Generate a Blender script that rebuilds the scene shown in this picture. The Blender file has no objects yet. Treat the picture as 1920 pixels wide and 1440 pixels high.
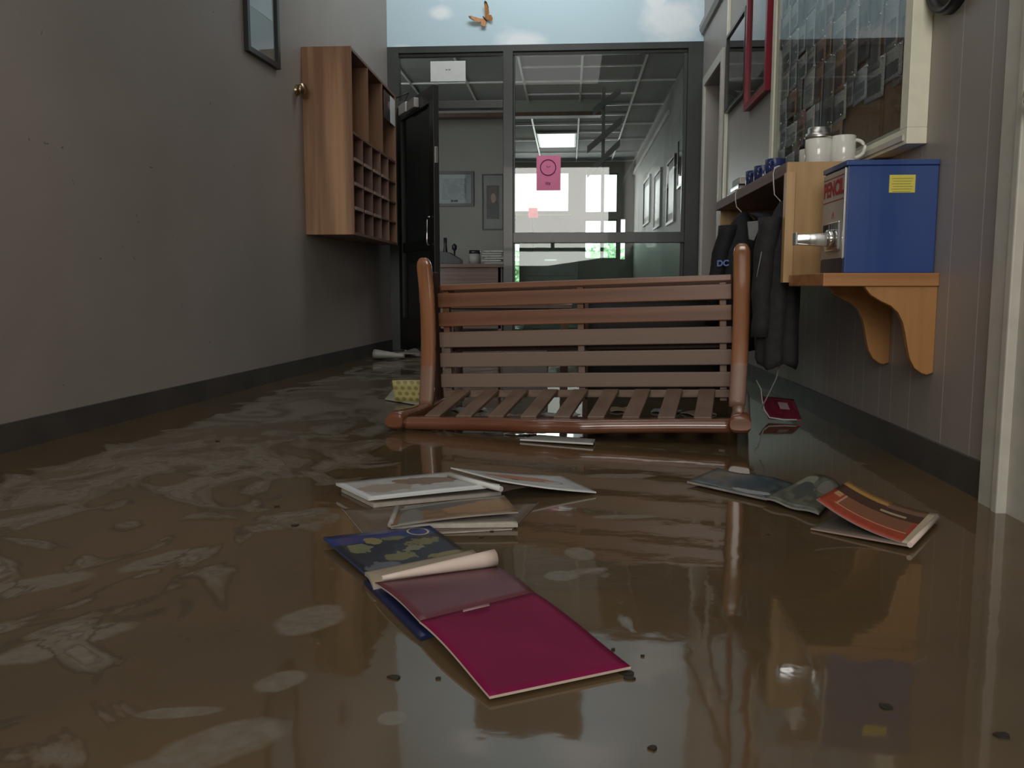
import bpy, bmesh, math, random
from mathutils import Vector, Matrix
random.seed(7)
S = bpy.context.scene
COL = S.collection
PI = math.pi

# ------------------------------------------------------------------ camera
F, VX, VY, EYE = 1600.0, 1067.0, 538.0, 0.565
_y = Vector(((VX-960)/F, -(VY-720)/F, -1.0)).normalized()
_z = Vector((0, -_y.z, _y.y)).normalized()
_x = _y.cross(_z)
ROT = Matrix((_x, _y, _z))
cam = bpy.data.cameras.new('camera'); cam.sensor_width = 36; cam.lens = 36*F/1920
cam.clip_start = 0.02; cam.clip_end = 200
co = bpy.data.objects.new('camera', cam); COL.objects.link(co)
co.matrix_world = Matrix.Translation((0, 0, EYE)) @ ROT.to_4x4()
S.camera = co

def ray(px, py): return ROT @ Vector(((px-960)/F, -(py-720)/F, -1.0))
def atY(px, py, Y): d = ray(px, py); return Vector((0, 0, EYE)) + d*(Y/d.y)
def atX(px, py, X): d = ray(px, py); return Vector((0, 0, EYE)) + d*(X/d.x)
def atZ(px, py, Z=0.0): d = ray(px, py); return Vector((0, 0, EYE)) + d*((Z-EYE)/d.z)

# ------------------------------------------------------------------ world, lights, exposure
S.view_settings.view_transform = 'Standard'; S.view_settings.look = 'None'
S.view_settings.gamma = 1.0; S.view_settings.exposure = 0.0; S.view_settings.use_curve_mapping = False
S.cycles.use_denoising = True
S.cycles.max_bounces = 10; S.cycles.transparent_max_bounces = 16
S.cycles.sample_clamp_indirect = 6
w = bpy.data.worlds.new('overcast_sky'); S.world = w; w.use_nodes = True
w.node_tree.nodes['Background'].inputs[0].default_value = (0.95, 1.0, 0.98, 1)
w.node_tree.nodes['Background'].inputs[1].default_value = 3.2

def area(name, loc, target, sx, sy, power, color):
    l = bpy.data.lights.new(name, 'AREA'); l.shape = 'RECTANGLE'; l.size = sx; l.size_y = sy
    l.energy = power; l.color = color
    o = bpy.data.objects.new(name, l); COL.objects.link(o)
    o.location = loc
    d = Vector(target)-Vector(loc)
    o.rotation_euler = d.to_track_quat('-Z', 'Y').to_euler()
    return o
area('entrance_daylight', (-0.4, -2.9, 2.0), (-0.3, 4.0, 1.3), 2.4, 2.0, 122, (1.0, 0.97, 0.91))
area('hall_skylight_daylight', (-0.3, 1.2, 4.25), (-0.3, 1.2, 0), 1.6, 4.5, 28, (1.0, 0.98, 0.94))  # unseen overhead lamp, added to brighten and even out the walls
area('skylight_daylight', (-0.2, 6.0, 4.2), (-0.25, 7.4, 2.9), 1.8, 1.0, 58, (0.90, 0.97, 1.0))
area('office_window_daylight', (-0.45, 15.1, 2.2), (-0.45, 10, 1.4), 1.1, 0.7, 10, (1.0, 1.0, 0.98))
area('office_side_window_daylight', (0.55, 15.1, 1.9), (0.55, 10, 1.2), 0.55, 1.1, 7, (1.0, 1.0, 0.98))

# ------------------------------------------------------------------ materials
def nd(nt, t, **kw):
    n = nt.nodes.new(t)
    for k, v in kw.items(): setattr(n, k, v)
    return n
def lk(nt, a, b): nt.links.new(a, b)
def rgb(c): return (c[0], c[1], c[2], 1)
def base_mat(name):
    m = bpy.data.materials.new(name); m.use_nodes = True
    return m, m.node_tree, m.node_tree.nodes['Principled BSDF']
def mat(name, col, rough=0.5, metal=0.0, var=0.12, scale=8.0, coat=0.0, spec=0.5, bump=0.0, bscale=60, emit=0):
    m, nt, b = base_mat(name)
    b.inputs['Roughness'].default_value = rough; b.inputs['Metallic'].default_value = metal
    b.inputs['Coat Weight'].default_value = coat; b.inputs['Specular IOR Level'].default_value = spec
    tc = nd(nt, 'ShaderNodeTexCoord')
    n = nd(nt, 'ShaderNodeTexNoise'); n.inputs['Scale'].default_value = scale; n.inputs['Detail'].default_value = 5
    lk(nt, tc.outputs['Object'], n.inputs['Vector'])
    r = nd(nt, 'ShaderNodeValToRGB')
    r.color_ramp.elements[0].position = 0.3; r.color_ramp.elements[1].position = 0.7
    r.color_ramp.elements[0].color = rgb([c*(1-var) for c in col]); r.color_ramp.elements[1].color = rgb([min(1, c*(1+var)) for c in col])
    lk(nt, n.outputs['Fac'], r.inputs['Fac']); lk(nt, r.outputs['Color'], b.inputs['Base Color'])
    if emit:
        b.inputs['Emission Color'].default_value = rgb(col); b.inputs['Emission Strength'].default_value = emit
    if bump:
        n2 = nd(nt, 'ShaderNodeTexNoise'); n2.inputs['Scale'].default_value = bscale; n2.inputs['Detail'].default_value = 3
        lk(nt, tc.outputs['Object'], n2.inputs['Vector'])
        bp = nd(nt, 'ShaderNodeBump'); bp.inputs['Strength'].default_value = bump; bp.inputs['Distance'].default_value = 0.01
        lk(nt, n2.outputs['Fac'], bp.inputs['Height']); lk(nt, bp.outputs['Normal'], b.inputs['Normal'])
    return m
def mathn(nt, op, a, b=None, c=None, clamp=False):
    n = nd(nt, 'ShaderNodeMath', operation=op); n.use_clamp = clamp
    for i, v in enumerate((a, b, c)):
        if v is None: continue
        if isinstance(v, (int, float)): n.inputs[i].default_value = v
        else: lk(nt, v, n.inputs[i])
    return n.outputs[0]
def mixc(nt, f, a, b):
    n = nd(nt, 'ShaderNodeMix', data_type='RGBA')
    for i, v in ((0, f), (6, a), (7, b)):
        if isinstance(v, (int, float)): n.inputs[i].default_value = v
        elif isinstance(v, (tuple, list)): n.inputs[i].default_value = rgb(v)
        else: lk(nt, v, n.inputs[i])
    return n.outputs[2]
def wood(name, dark, light, grain='Z', rough=0.4, coat=0.0, scale=1.0, stain=None, figure=0.5):
    """grain runs along the named axis; stain = (height, colour, amount): dried mud below that height"""
    m, nt, b = base_mat(name)
    b.inputs['Roughness'].default_value = rough; b.inputs['Coat Weight'].default_value = coat; b.inputs['Coat Roughness'].default_value = 0.15
    tc = nd(nt, 'ShaderNodeTexCoord'); mp = nd(nt, 'ShaderNodeMapping')
    sc = {'X': (1.6, 30, 30), 'Y': (30, 1.6, 30), 'Z': (30, 30, 1.6)}[grain]
    mp.inputs['Scale'].default_value = [s*scale for s in sc]
    lk(nt, tc.outputs['Object'], mp.inputs['Vector'])
    n = nd(nt, 'ShaderNodeTexNoise'); n.inputs['Scale'].default_value = 1.0; n.inputs['Detail'].default_value = 6; n.inputs['Distortion'].default_value = 0.6
    lk(nt, mp.outputs[0], n.inputs['Vector'])
    mp2 = nd(nt, 'ShaderNodeMapping'); mp2.inputs['Scale'].default_value = [s*scale*0.3 for s in sc]
    lk(nt, tc.outputs['Object'], mp2.inputs['Vector'])
    wv = nd(nt, 'ShaderNodeTexWave', wave_type='RINGS'); wv.inputs['Scale'].default_value = 0.9; wv.inputs['Distortion'].default_value = 6.0
    wv.inputs['Detail'].default_value = 3; wv.inputs['Detail Scale'].default_value = 1.2
    lk(nt, mp2.outputs[0], wv.inputs['Vector'])
    f = mathn(nt, 'ADD', mathn(nt, 'MULTIPLY', n.outputs['Fac'], 1-figure*0.6), mathn(nt, 'MULTIPLY', wv.outputs['Fac'], figure*0.5))
    r = nd(nt, 'ShaderNodeValToRGB'); r.color_ramp.elements[0].position = 0.25; r.color_ramp.elements[1].position = 0.72
    r.color_ramp.elements[0].color = rgb(dark); r.color_ramp.elements[1].color = rgb(light)
    lk(nt, f, r.inputs['Fac']); out = r.outputs['Color']
    if stain:
        sx = nd(nt, 'ShaderNodeSeparateXYZ'); lk(nt, tc.outputs['Object'], sx.inputs[0])
        n3 = nd(nt, 'ShaderNodeTexNoise'); n3.inputs['Scale'].default_value = 6; lk(nt, tc.outputs['Object'], n3.inputs['Vector'])
        hh = mathn(nt, 'ADD', sx.outputs[2], mathn(nt, 'MULTIPLY', n3.outputs['Fac'], 0.03))
        mk = mathn(nt, 'MULTIPLY', mathn(nt, 'SUBTRACT', stain[0]+0.02, hh), 40.0, clamp=True)
        mk = mathn(nt, 'MULTIPLY', mk, stain[2])
        out = mixc(nt, mk, out, stain[1])
        ro = mathn(nt, 'ADD', rough, mathn(nt, 'MULTIPLY', mk, 0.3)); lk(nt, ro, b.inputs['Roughness'])
    lk(nt, out, b.inputs['Base Color'])
    return m
def glass(name, tint=(1, 1, 1), ior=1.5, refl=1.0):
    m, nt, b = base_mat(name); nt.nodes.remove(b)
    o = nt.nodes['Material Output']
    fr = nd(nt, 'ShaderNodeFresnel'); fr.inputs['IOR'].default_value = ior
    t = nd(nt, 'ShaderNodeBsdfTransparent'); t.inputs[0].default_value = rgb(tint)
    g = nd(nt, 'ShaderNodeBsdfGlossy'); g.inputs['Roughness'].default_value = 0.01
    n = nd(nt, 'ShaderNodeTexNoise'); n.inputs['Scale'].default_value = 3
    tc = nd(nt, 'ShaderNodeTexCoord'); lk(nt, tc.outputs['Object'], n.inputs['Vector'])
    f = mathn(nt, 'MULTIPLY', fr.outputs[0], mathn(nt, 'ADD', refl-0.05, mathn(nt, 'MULTIPLY', n.outputs['Fac'], 0.1)))
    mx = nd(nt, 'ShaderNodeMixShader'); lk(nt, f, mx.inputs[0]); lk(nt, t.outputs[0], mx.inputs[1]); lk(nt, g.outputs[0], mx.inputs[2])
    lk(nt, mx.outputs[0], o.inputs[0])
    return m
def print_mat(name, base, shapes=(), rough=0.35, noise=0.25, nscale=9, second=None, coat=0.0):
    """printed surface in UV space; shapes = (kind, u, v, ru, rv, colour[, wobble])"""
    m, nt, b = base_mat(name)
    b.inputs['Roughness'].default_value = rough; b.inputs['Coat Weight'].default_value = coat; b.inputs['Coat Roughness'].default_value = 0.05
    uv = nd(nt, 'ShaderNodeTexCoord'); sp = nd(nt, 'ShaderNodeSeparateXYZ'); lk(nt, uv.outputs['UV'], sp.inputs[0])
    n = nd(nt, 'ShaderNodeTexNoise'); n.inputs['Scale'].default_value = nscale; n.inputs['Detail'].default_value = 5
    lk(nt, uv.outputs['UV'], n.inputs['Vector'])
    nf = n.outputs['Fac']
    if second is None: second = [c*(1-noise) for c in base]
    r = nd(nt, 'ShaderNodeValToRGB'); r.color_ramp.elements[0].position = 0.42; r.color_ramp.elements[1].position = 0.58
    r.color_ramp.elements[0].color = rgb(second); r.color_ramp.elements[1].color = rgb(base)
    lk(nt, nf, r.inputs['Fac']); out = r.outputs['Color']
    for s in shapes:
        kind, u, v, ru, rv, c = s[:6]; wob = s[6] if len(s) > 6 else 0.0
        du = mathn(nt, 'DIVIDE', mathn(nt, 'SUBTRACT', sp.outputs[0], u), ru)
        dv = mathn(nt, 'DIVIDE', mathn(nt, 'SUBTRACT', sp.outputs[1], v), rv)
        if kind == 'box' or kind == 'frame':
            d = mathn(nt, 'MAXIMUM', mathn(nt, 'ABSOLUTE', du), mathn(nt, 'ABSOLUTE', dv))
        else:
            d = mathn(nt, 'SQRT', mathn(nt, 'ADD', mathn(nt, 'MULTIPLY', du, du), mathn(nt, 'MULTIPLY', dv, dv)))
        if wob: d = mathn(nt, 'ADD', d, mathn(nt, 'MULTIPLY', mathn(nt, 'SUBTRACT', nf, 0.5), wob))
        if kind in ('ring', 'frame'): k = mathn(nt, 'LESS_THAN', mathn(nt, 'ABSOLUTE', mathn(nt, 'SUBTRACT', d, 0.92)), 0.08)
        else: k = mathn(nt, 'LESS_THAN', d, 1.0)
        out = mixc(nt, k, out, c)
    lk(nt, out, b.inputs['Base Color'])
    return m

M = {}
M['metal_frame'] = mat('dark_painted_metal', (0.036, 0.040, 0.038), 0.32, 0.0, 0.15, 5, coat=0.1)
M['chrome'] = mat('polished_chrome', (0.78, 0.80, 0.80), 0.12, 1.0, 0.04)
M['silver'] = mat('brushed_silver', (0.62, 0.62, 0.60), 0.3, 1.0, 0.08)
M['brass'] = mat('aged_brass', (0.34, 0.27, 0.16), 0.28, 1.0, 0.2, 20)
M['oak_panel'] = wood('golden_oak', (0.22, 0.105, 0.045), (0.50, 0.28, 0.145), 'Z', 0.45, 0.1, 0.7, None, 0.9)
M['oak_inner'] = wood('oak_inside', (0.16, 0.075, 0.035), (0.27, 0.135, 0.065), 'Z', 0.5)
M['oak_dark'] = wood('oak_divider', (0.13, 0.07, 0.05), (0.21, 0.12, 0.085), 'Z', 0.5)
M['oak_edge'] = wood('oak_worn_edge', (0.24, 0.16, 0.12), (0.36, 0.26, 0.20), 'Y', 0.5)  # lighter oak, light on the shelf edges put into the colour
M['pine'] = wood('pale_pine', (0.40, 0.24, 0.10), (0.56, 0.36, 0.17), 'Z', 0.45, 0.1, 0.9)
M['pine_shelf'] = wood('orange_pine_shelf', (0.34, 0.145, 0.045), (0.50, 0.245, 0.09), 'X', 0.38, 0.2, 0.9)
M['pine_bracket'] = wood('orange_pine_bracket', (0.38, 0.175, 0.055), (0.52, 0.27, 0.10), 'Z', 0.4, 0.15, 0.9)
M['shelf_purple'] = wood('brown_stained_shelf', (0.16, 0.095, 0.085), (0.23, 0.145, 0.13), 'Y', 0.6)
mud = (0.225, 0.160, 0.125)
M['slat'] = wood('red_brown_slat', (0.15, 0.062, 0.031), (0.24, 0.105, 0.055), 'X', 0.33, 0.15, 0.8, (0.345, mud, 0.85))
M['rail'] = wood('red_brown_rail', (0.20, 0.088, 0.045), (0.31, 0.145, 0.075), 'X', 0.25, 0.35, 0.8)
M['arm'] = wood('polished_arm_wood', (0.24, 0.092, 0.040), (0.36, 0.16, 0.075), 'Z', 0.2, 0.6, 0.8, (0.20, (0.24, 0.15, 0.11), 0.75))
M['crest'] = wood('polished_crest_wood', (0.13, 0.044, 0.021), (0.21, 0.078, 0.037), 'X', 0.2, 0.7, 0.8)
M['spindle'] = wood('muddy_back_slat', (0.15, 0.095, 0.065), (0.23, 0.155, 0.115), 'Y', 0.5)
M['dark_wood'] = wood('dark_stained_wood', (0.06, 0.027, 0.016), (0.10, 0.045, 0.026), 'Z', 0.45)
M['desk_wood'] = wood('brown_desk_wood', (0.07, 0.033, 0.020), (0.11, 0.055, 0.035), 'X', 0.4)
M['black'] = mat('black_plastic', (0.012, 0.012, 0.013), 0.45)
M['black_frame'] = mat('black_frame_paint', (0.018, 0.018, 0.018), 0.35)
M['red_frame'] = mat('red_frame_paint', (0.28, 0.012, 0.03), 0.35, 0, 0.08)
M['cream'] = mat('cream_paint', (0.80, 0.79, 0.62), 0.45, 0, 0.05, 20)
M['casing'] = mat('casing_paint', (0.52, 0.50, 0.44), 0.5, 0, 0.08, 12)
M['trim_grey'] = mat('grey_trim_paint', (0.30, 0.29, 0.27), 0.45, 0, 0.06)
M['rubber'] = mat('dark_rubber_baseboard', (0.070, 0.062, 0.055), 0.5, 0, 0.2, 6)
M['blue_metal'] = mat('blue_enamel', (0.024, 0.066, 0.245), 0.28, 0, 0.06, 4, coat=0.25)
M['navy_metal'] = mat('navy_enamel', (0.012, 0.020, 0.050), 0.35)
M['plate'] = mat('grey_beige_plate', (0.42, 0.38, 0.34), 0.4, 0.0, 0.05, coat=0.2)
M['red_ink'] = mat('red_ink', (0.33, 0.02, 0.03), 0.5)
M['ink'] = mat('dark_ink', (0.05, 0.05, 0.05), 0.6)
M['pink_ink'] = mat('plum_ink', (0.16, 0.02, 0.08), 0.6)
M['yellow'] = mat('yellow_sticker', (0.70, 0.62, 0.10), 0.5, 0, 0.03)
M['yellow_ink'] = mat('olive_ink', (0.30, 0.26, 0.06), 0.6)
M['white_paper'] = mat('white_paper', (0.62, 0.63, 0.60), 0.6, 0, 0.04, 15)
M['grey_paper'] = mat('wet_grey_paper', (0.30, 0.28, 0.25), 0.4, 0, 0.25, 18)
M['page_edge'] = mat('page_edges', (0.44, 0.40, 0.35), 0.5, 0, 0.12, 60)
M['cream_paper'] = mat('cream_rolled_paper', (0.66, 0.54, 0.47), 0.5, 0, 0.04)
M['pink_paper'] = mat('pink_paper', (0.92, 0.24, 0.44), 0.6, 0, 0.03)
M['mug_white'] = mat('white_ceramic', (0.74, 0.74, 0.69), 0.15, 0, 0.03, coat=0.5)
M['mug_navy'] = mat('navy_ceramic', (0.02, 0.035, 0.13), 0.18, 0, 0.1, coat=0.5)
M['white_plastic'] = mat('white_plastic', (0.60, 0.60, 0.57), 0.4, 0, 0.03)
M['coat_black'] = mat('black_jacket_cloth', (0.010, 0.010, 0.014), 0.8, 0, 0.3, 30, bump=0.3)
M['coat_grey'] = mat('charcoal_coat_cloth', (0.020, 0.020, 0.022), 0.85, 0, 0.25, 30, bump=0.3)
M['hood'] = mat('slate_lining', (0.05, 0.06, 0.075), 0.8)
M['grey_cloth'] = mat('light_grey_lining', (0.20, 0.20, 0.20), 0.8)
M['blue_thread'] = mat('blue_embroidery', (0.14, 0.22, 0.55), 0.6)
M['lime'] = print_mat('lime_quilted_fabric', (0.17, 0.22, 0.03), [('ring', 0.5, 0.25*i+0.12, 0.45, 0.11, (0.06, 0.08, 0.02)) for i in range(4)], 0.7)
M['ceil'] = mat('white_ceiling', (0.55, 0.55, 0.53), 0.8, 0, 0.04)
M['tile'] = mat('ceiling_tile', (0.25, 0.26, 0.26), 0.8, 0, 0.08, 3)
M['grid'] = mat('ceiling_grid_metal', (0.80, 0.80, 0.78), 0.35)
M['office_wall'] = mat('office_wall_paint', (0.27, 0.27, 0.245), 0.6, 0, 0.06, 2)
M['window_frame'] = mat('grey_window_frame', (0.20, 0.21, 0.20), 0.45)
M['glass'] = glass('storefront_glass', (0.93, 0.96, 0.95), 1.5, 1.0)
M['glass_tint'] = glass('tinted_door_glass', (0.30, 0.33, 0.33), 1.45, 0.7)
M['glass_green'] = glass('lower_pane_glass', (0.80, 0.90, 0.86), 1.5, 1.0)
M['case_glass'] = glass('picture_glass', (0.95, 0.96, 0.96), 1.6, 1.3)
M['display_glass'] = glass('display_glass', (0.97, 0.98, 0.98), 1.45, 0.22)
M['leaf_bit'] = mat('dark_leaf', (0.020, 0.014, 0.008), 0.6)
M['bush'] = mat('bright_green_foliage', (0.42, 0.60, 0.38), 0.6, 0, 0.5, 6)
M['asphalt'] = mat('outside_ground', (0.35, 0.38, 0.33), 0.9)
M['cork'] = mat('brown_cork_board', (0.20, 0.115, 0.055), 0.8, 0, 0.2, 50)
M['vent'] = mat('bronze_vent_metal', (0.030, 0.025, 0.018), 0.5)

def left_wall_mat():
    m, nt, b = base_mat('taupe_wall_paint'); b.inputs['Roughness'].default_value = 0.5
    tc = nd(nt, 'ShaderNodeTexCoord'); n = nd(nt, 'ShaderNodeTexNoise'); n.inputs['Scale'].default_value = 0.9; n.inputs['Detail'].default_value = 6
    lk(nt, tc.outputs['Object'], n.inputs['Vector'])
    r = nd(nt, 'ShaderNodeValToRGB'); r.color_ramp.elements[0].position = 0.3; r.color_ramp.elements[1].position = 0.7
    r.color_ramp.elements[0].color = (0.275, 0.242, 0.215, 1); r.color_ramp.elements[1].color = (0.35, 0.312, 0.28, 1)
    lk(nt, n.outputs['Fac'], r.inputs['Fac'])
    n2 = nd(nt, 'ShaderNodeTexNoise'); n2.inputs['Scale'].default_value = 26; n2.inputs['Detail'].default_value = 2
    lk(nt, tc.outputs['Object'], n2.inputs['Vector'])
    sc = mathn(nt, 'GREATER_THAN', n2.outputs['Fac'], 0.765)
    # a broken row of scuffs left by a chair back
    sp = nd(nt, 'ShaderNodeSeparateXYZ'); lk(nt, tc.outputs['Object'], sp.inputs[0])
    zz = mathn(nt, 'ADD', sp.outputs[2], mathn(nt, 'MULTIPLY', mathn(nt, 'SUBTRACT', n.outputs['Fac'], 0.5), 0.05))
    ln = mathn(nt, 'LESS_THAN', mathn(nt, 'ABSOLUTE', mathn(nt, 'SUBTRACT', zz, 1.09)), 0.004)
    n3 = nd(nt, 'ShaderNodeTexNoise'); n3.inputs['Scale'].default_value = 14; lk(nt, tc.outputs['Object'], n3.inputs['Vector'])
    ln = mathn(nt, 'MULTIPLY', ln, mathn(nt, 'GREATER_THAN', n3.outputs['Fac'], 0.58))
    ln = mathn(nt, 'MULTIPLY', ln, mathn(nt, 'MULTIPLY', mathn(nt, 'GREATER_THAN', sp.outputs[1], 2.95), mathn(nt, 'LESS_THAN', sp.outputs[1], 3.9)))
    o = mixc(nt, mathn(nt, 'MULTIPLY', mathn(nt, 'MAXIMUM', sc, ln), 0.6), r.outputs['Color'], (0.05, 0.045, 0.04))
    lk(nt, o, b.inputs['Base Color'])
    bp = nd(nt, 'ShaderNodeBump'); bp.inputs['Strength'].default_value = 0.12; bp.inputs['Distance'].default_value = 0.05
    n4 = nd(nt, 'ShaderNodeTexNoise'); n4.inputs['Scale'].default_value = 2.2; lk(nt, tc.outputs['Object'], n4.inputs['Vector'])
    lk(nt, n4.outputs['Fac'], bp.inputs['Height']); lk(nt, bp.outputs['Normal'], b.inputs['Normal'])
    return m
M['left_wall'] = left_wall_mat()

def panel_mat():
    m, nt, b = base_mat('taupe_grooved_panelling'); b.inputs['Roughness'].default_value = 0.42
    tc = nd(nt, 'ShaderNodeTexCoord'); sp = nd(nt, 'ShaderNodeSeparateXYZ'); lk(nt, tc.outputs['Object'], sp.inputs[0])
    ys = [2.41, 2.595, 2.84, 3.0, 3.113, 3.28, 3.40, 3.61, 3.727, 3.925, 4.10, 4.31, 4.43, 4.62, 4.78, 2.31, 2.02, 1.8, 1.62, 1.4, 0.9, 0.66]
    acc = None
    for y in ys:
        k = mathn(nt, 'COMPARE', sp.outputs[1], y, 0.0026)
        acc = k if acc is None else mathn(nt, 'MAXIMUM', acc, k)
    n = nd(nt, 'ShaderNodeTexNoise'); n.inputs['Scale'].default_value = 1.4; n.inputs['Detail'].default_value = 5
    lk(nt, tc.outputs['Object'], n.inputs['Vector'])
    r = nd(nt, 'ShaderNodeValToRGB'); r.color_ramp.elements[0].position = 0.3; r.color_ramp.elements[1].position = 0.7
    r.color_ramp.elements[0].color = (0.275, 0.245, 0.222, 1); r.color_ramp.elements[1].color = (0.335, 0.298, 0.272, 1)
    lk(nt, n.outputs['Fac'], r.inputs['Fac'])
    lk(nt, mixc(nt, mathn(nt, 'MULTIPLY', acc, 0.8), r.outputs['Color'], (0.52, 0.48, 0.45)), b.inputs['Base Color'])  # groove lines coloured pale for the light they catch
    return m
M['panelling'] = panel_mat()

def mural_mat():
    m, nt, b = base_mat('painted_sky_mural'); b.inputs['Roughness'].default_value = 0.6
    tc = nd(nt, 'ShaderNodeTexCoord'); mp = nd(nt, 'ShaderNodeMapping'); mp.inputs['Scale'].default_value = (1.5, 1, 2.2)
    mp.inputs['Location'].default_value = (0.55, 0.3, 0.1)
    lk(nt, tc.outputs['Object'], mp.inputs['Vector'])
    n = nd(nt, 'ShaderNodeTexNoise'); n.inputs['Scale'].default_value = 1.5; n.inputs['Detail'].default_value = 7; n.inputs['Roughness'].default_value = 0.55
    lk(nt, mp.outputs[0], n.inputs['Vector'])
    # painted cloud bank low on the right, smaller puffs elsewhere
    sp = nd(nt, 'ShaderNodeSeparateXYZ'); lk(nt, tc.outputs['Object'], sp.inputs[0])
    acc = None
    for (x, z, rx, rz) in ((0.85, 2.78, 0.42, 0.3), (0.72, 2.95, 0.16, 0.14), (-0.42, 2.62, 0.28, 0.14), (-1.12, 2.88, 0.14, 0.08), (-1.45, 2.6, 0.2, 0.06), (0.2, 3.7, 0.5, 0.3), (-0.9, 3.7, 0.4, 0.2)):
        dx = mathn(nt, 'DIVIDE', mathn(nt, 'SUBTRACT', sp.outputs[0], x), rx); dz = mathn(nt, 'DIVIDE', mathn(nt, 'SUBTRACT', sp.outputs[2], z), rz)
        d = mathn(nt, 'SQRT', mathn(nt, 'ADD', mathn(nt, 'MULTIPLY', dx, dx), mathn(nt, 'MULTIPLY', dz, dz)))
        k = mathn(nt, 'SUBTRACT', 1.0, d, clamp=True)
        acc = k if acc is None else mathn(nt, 'MAXIMUM', acc, k)
    f = mathn(nt, 'MULTIPLY', mathn(nt, 'ADD', mathn(nt, 'MULTIPLY', acc, 1.3), mathn(nt, 'MULTIPLY', mathn(nt, 'SUBTRACT', n.outputs['Fac'], 0.6), 2.0)), 1.4, clamp=True)
    lk(nt, mixc(nt, f, (0.50, 0.64, 0.70), (0.80, 0.84, 0.87)), b.inputs['Base Color'])
    return m
M['mural'] = mural_mat()

def water_mat():
    m, nt, b = base_mat('muddy_water')
    b.inputs['IOR'].default_value = 1.52
    tc = nd(nt, 'ShaderNodeTexCoord'); sp = nd(nt, 'ShaderNodeSeparateXYZ'); lk(nt, tc.outputs['Object'], sp.inputs[0])
    X, Y = sp.outputs[0], sp.outputs[1]
    def noise(s, det=4, dist=0.0, sc=(1, 1, 1), loc=(0, 0, 0)):
        mp = nd(nt, 'ShaderNodeMapping'); mp.inputs['Scale'].default_value = sc; mp.inputs['Location'].default_value = loc
        lk(nt, tc.outputs['Object'], mp.inputs['Vector'])
        n = nd(nt, 'ShaderNodeTexNoise'); n.inputs['Scale'].default_value = s; n.inputs['Detail'].default_value = det; n.inputs['Distortion'].default_value = dist
        lk(nt, mp.outputs[0], n.inputs['Vector']); return n.outputs['Fac']
    n1 = noise(1.3, 5)
    r = nd(nt, 'ShaderNodeValToRGB'); r.color_ramp.elements[0].position = 0.3; r.color_ramp.elements[1].position = 0.7
    r.color_ramp.elements[0].color = (0.076, 0.057, 0.032, 1); r.color_ramp.elements[1].color = (0.130, 0.084, 0.041, 1)
    lk(nt, n1, r.inputs['Fac'])
    # rafts of pale silt film drifting along the left side
    n2 = noise(3.6, 5, 1.6, (1.0, 0.75, 1), (3.1, 1.7, 0))
    big = noise(0.9, 2, 0, (1, 1, 1), (7, 2, 0))
    side = mathn(nt, 'MULTIPLY', mathn(nt, 'SUBTRACT', -0.42, mathn(nt, 'ADD', X, mathn(nt, 'MULTIPLY', mathn(nt, 'SUBTRACT', Y, 2.0), -0.03))), 3.5, clamp=True)
    edge = mathn(nt, 'MULTIPLY', mathn(nt, 'ADD', X, mathn(nt, 'SUBTRACT', 1.75, mathn(nt, 'MULTIPLY', mathn(nt, 'SUBTRACT', Y, 3), 0.04))), 5.0, clamp=True)
    side = mathn(nt, 'MULTIPLY', side, edge)
    lvl = mathn(nt, 'ADD', n2, mathn(nt, 'MULTIPLY', mathn(nt, 'SUBTRACT', big, 0.5), 0.35))
    lvl = mathn(nt, 'SUBTRACT', lvl, mathn(nt, 'MULTIPLY', mathn(nt, 'SUBTRACT', 1.0, side), 0.22))
    film = mathn(nt, 'MULTIPLY', mathn(nt, 'SUBTRACT', lvl, 0.462), 13.0, clamp=True)
    line = mathn(nt, 'SUBTRACT', 1.0, mathn(nt, 'MULTIPLY', mathn(nt, 'ABSOLUTE', mathn(nt, 'SUBTRACT', lvl, 0.455)), 45.0), clamp=True)
    inner = mathn(nt, 'SUBTRACT', 1.0, mathn(nt, 'MULTIPLY', mathn(nt, 'ABSOLUTE', mathn(nt, 'SUBTRACT', lvl, 0.545)), 45.0), clamp=True)
    # boot prints and single patches: (x, y, half length, half width, angle)
    wob = noise(9, 3, 0.6)
    acc = None
    feet = [(580, 1150, .085, .048, 1.0), (525, 1262, .045, .030, .9), (365, 1395, .10, .05, .75), (1090, 1030, .035, .05, .2),
            (1050, 1068, .034, .03, 0), (300, 1040, .10, .045, 1.0), (120, 1190, .12, .05, .9), (60, 1085, .13, .05, .8), (735, 1330, .02, .02, 0), (1170, 960, .09, .02, .1), (1160, 885, .12, .03, .1), (330, 1320, .06, .015, .2)]
    for (px, py, a, c, th) in feet:
        p = atZ(px, py, 0.012)
        dx = mathn(nt, 'SUBTRACT', X, p.x); dy = mathn(nt, 'SUBTRACT', Y, p.y)
        u = mathn(nt, 'DIVIDE', mathn(nt, 'ADD', mathn(nt, 'MULTIPLY', dx, math.cos(th)), mathn(nt, 'MULTIPLY', dy, math.sin(th))), a)
        v = mathn(nt, 'DIVIDE', mathn(nt, 'SUBTRACT', mathn(nt, 'MULTIPLY', dy, math.cos(th)), mathn(nt, 'MULTIPLY', dx, math.sin(th))), c)
        d = mathn(nt, 'SQRT', mathn(nt, 'ADD', mathn(nt, 'MULTIPLY', u, u), mathn(nt, 'MULTIPLY', v, v)))
        d = mathn(nt, 'ADD', d, mathn(nt, 'MULTIPLY', mathn(nt, 'SUBTRACT', wob, 0.5), 1.1))
        k = mathn(nt, 'MULTIPLY', mathn(nt, 'SUBTRACT', 1.0, d), 5.0, clamp=True)
        acc = k if acc is None else mathn(nt, 'MAXIMUM', acc, k)
    film = mathn(nt, 'MAXIMUM', film, mathn(nt, 'MULTIPLY', acc, 0.8))
    fine = noise(40, 3)
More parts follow.
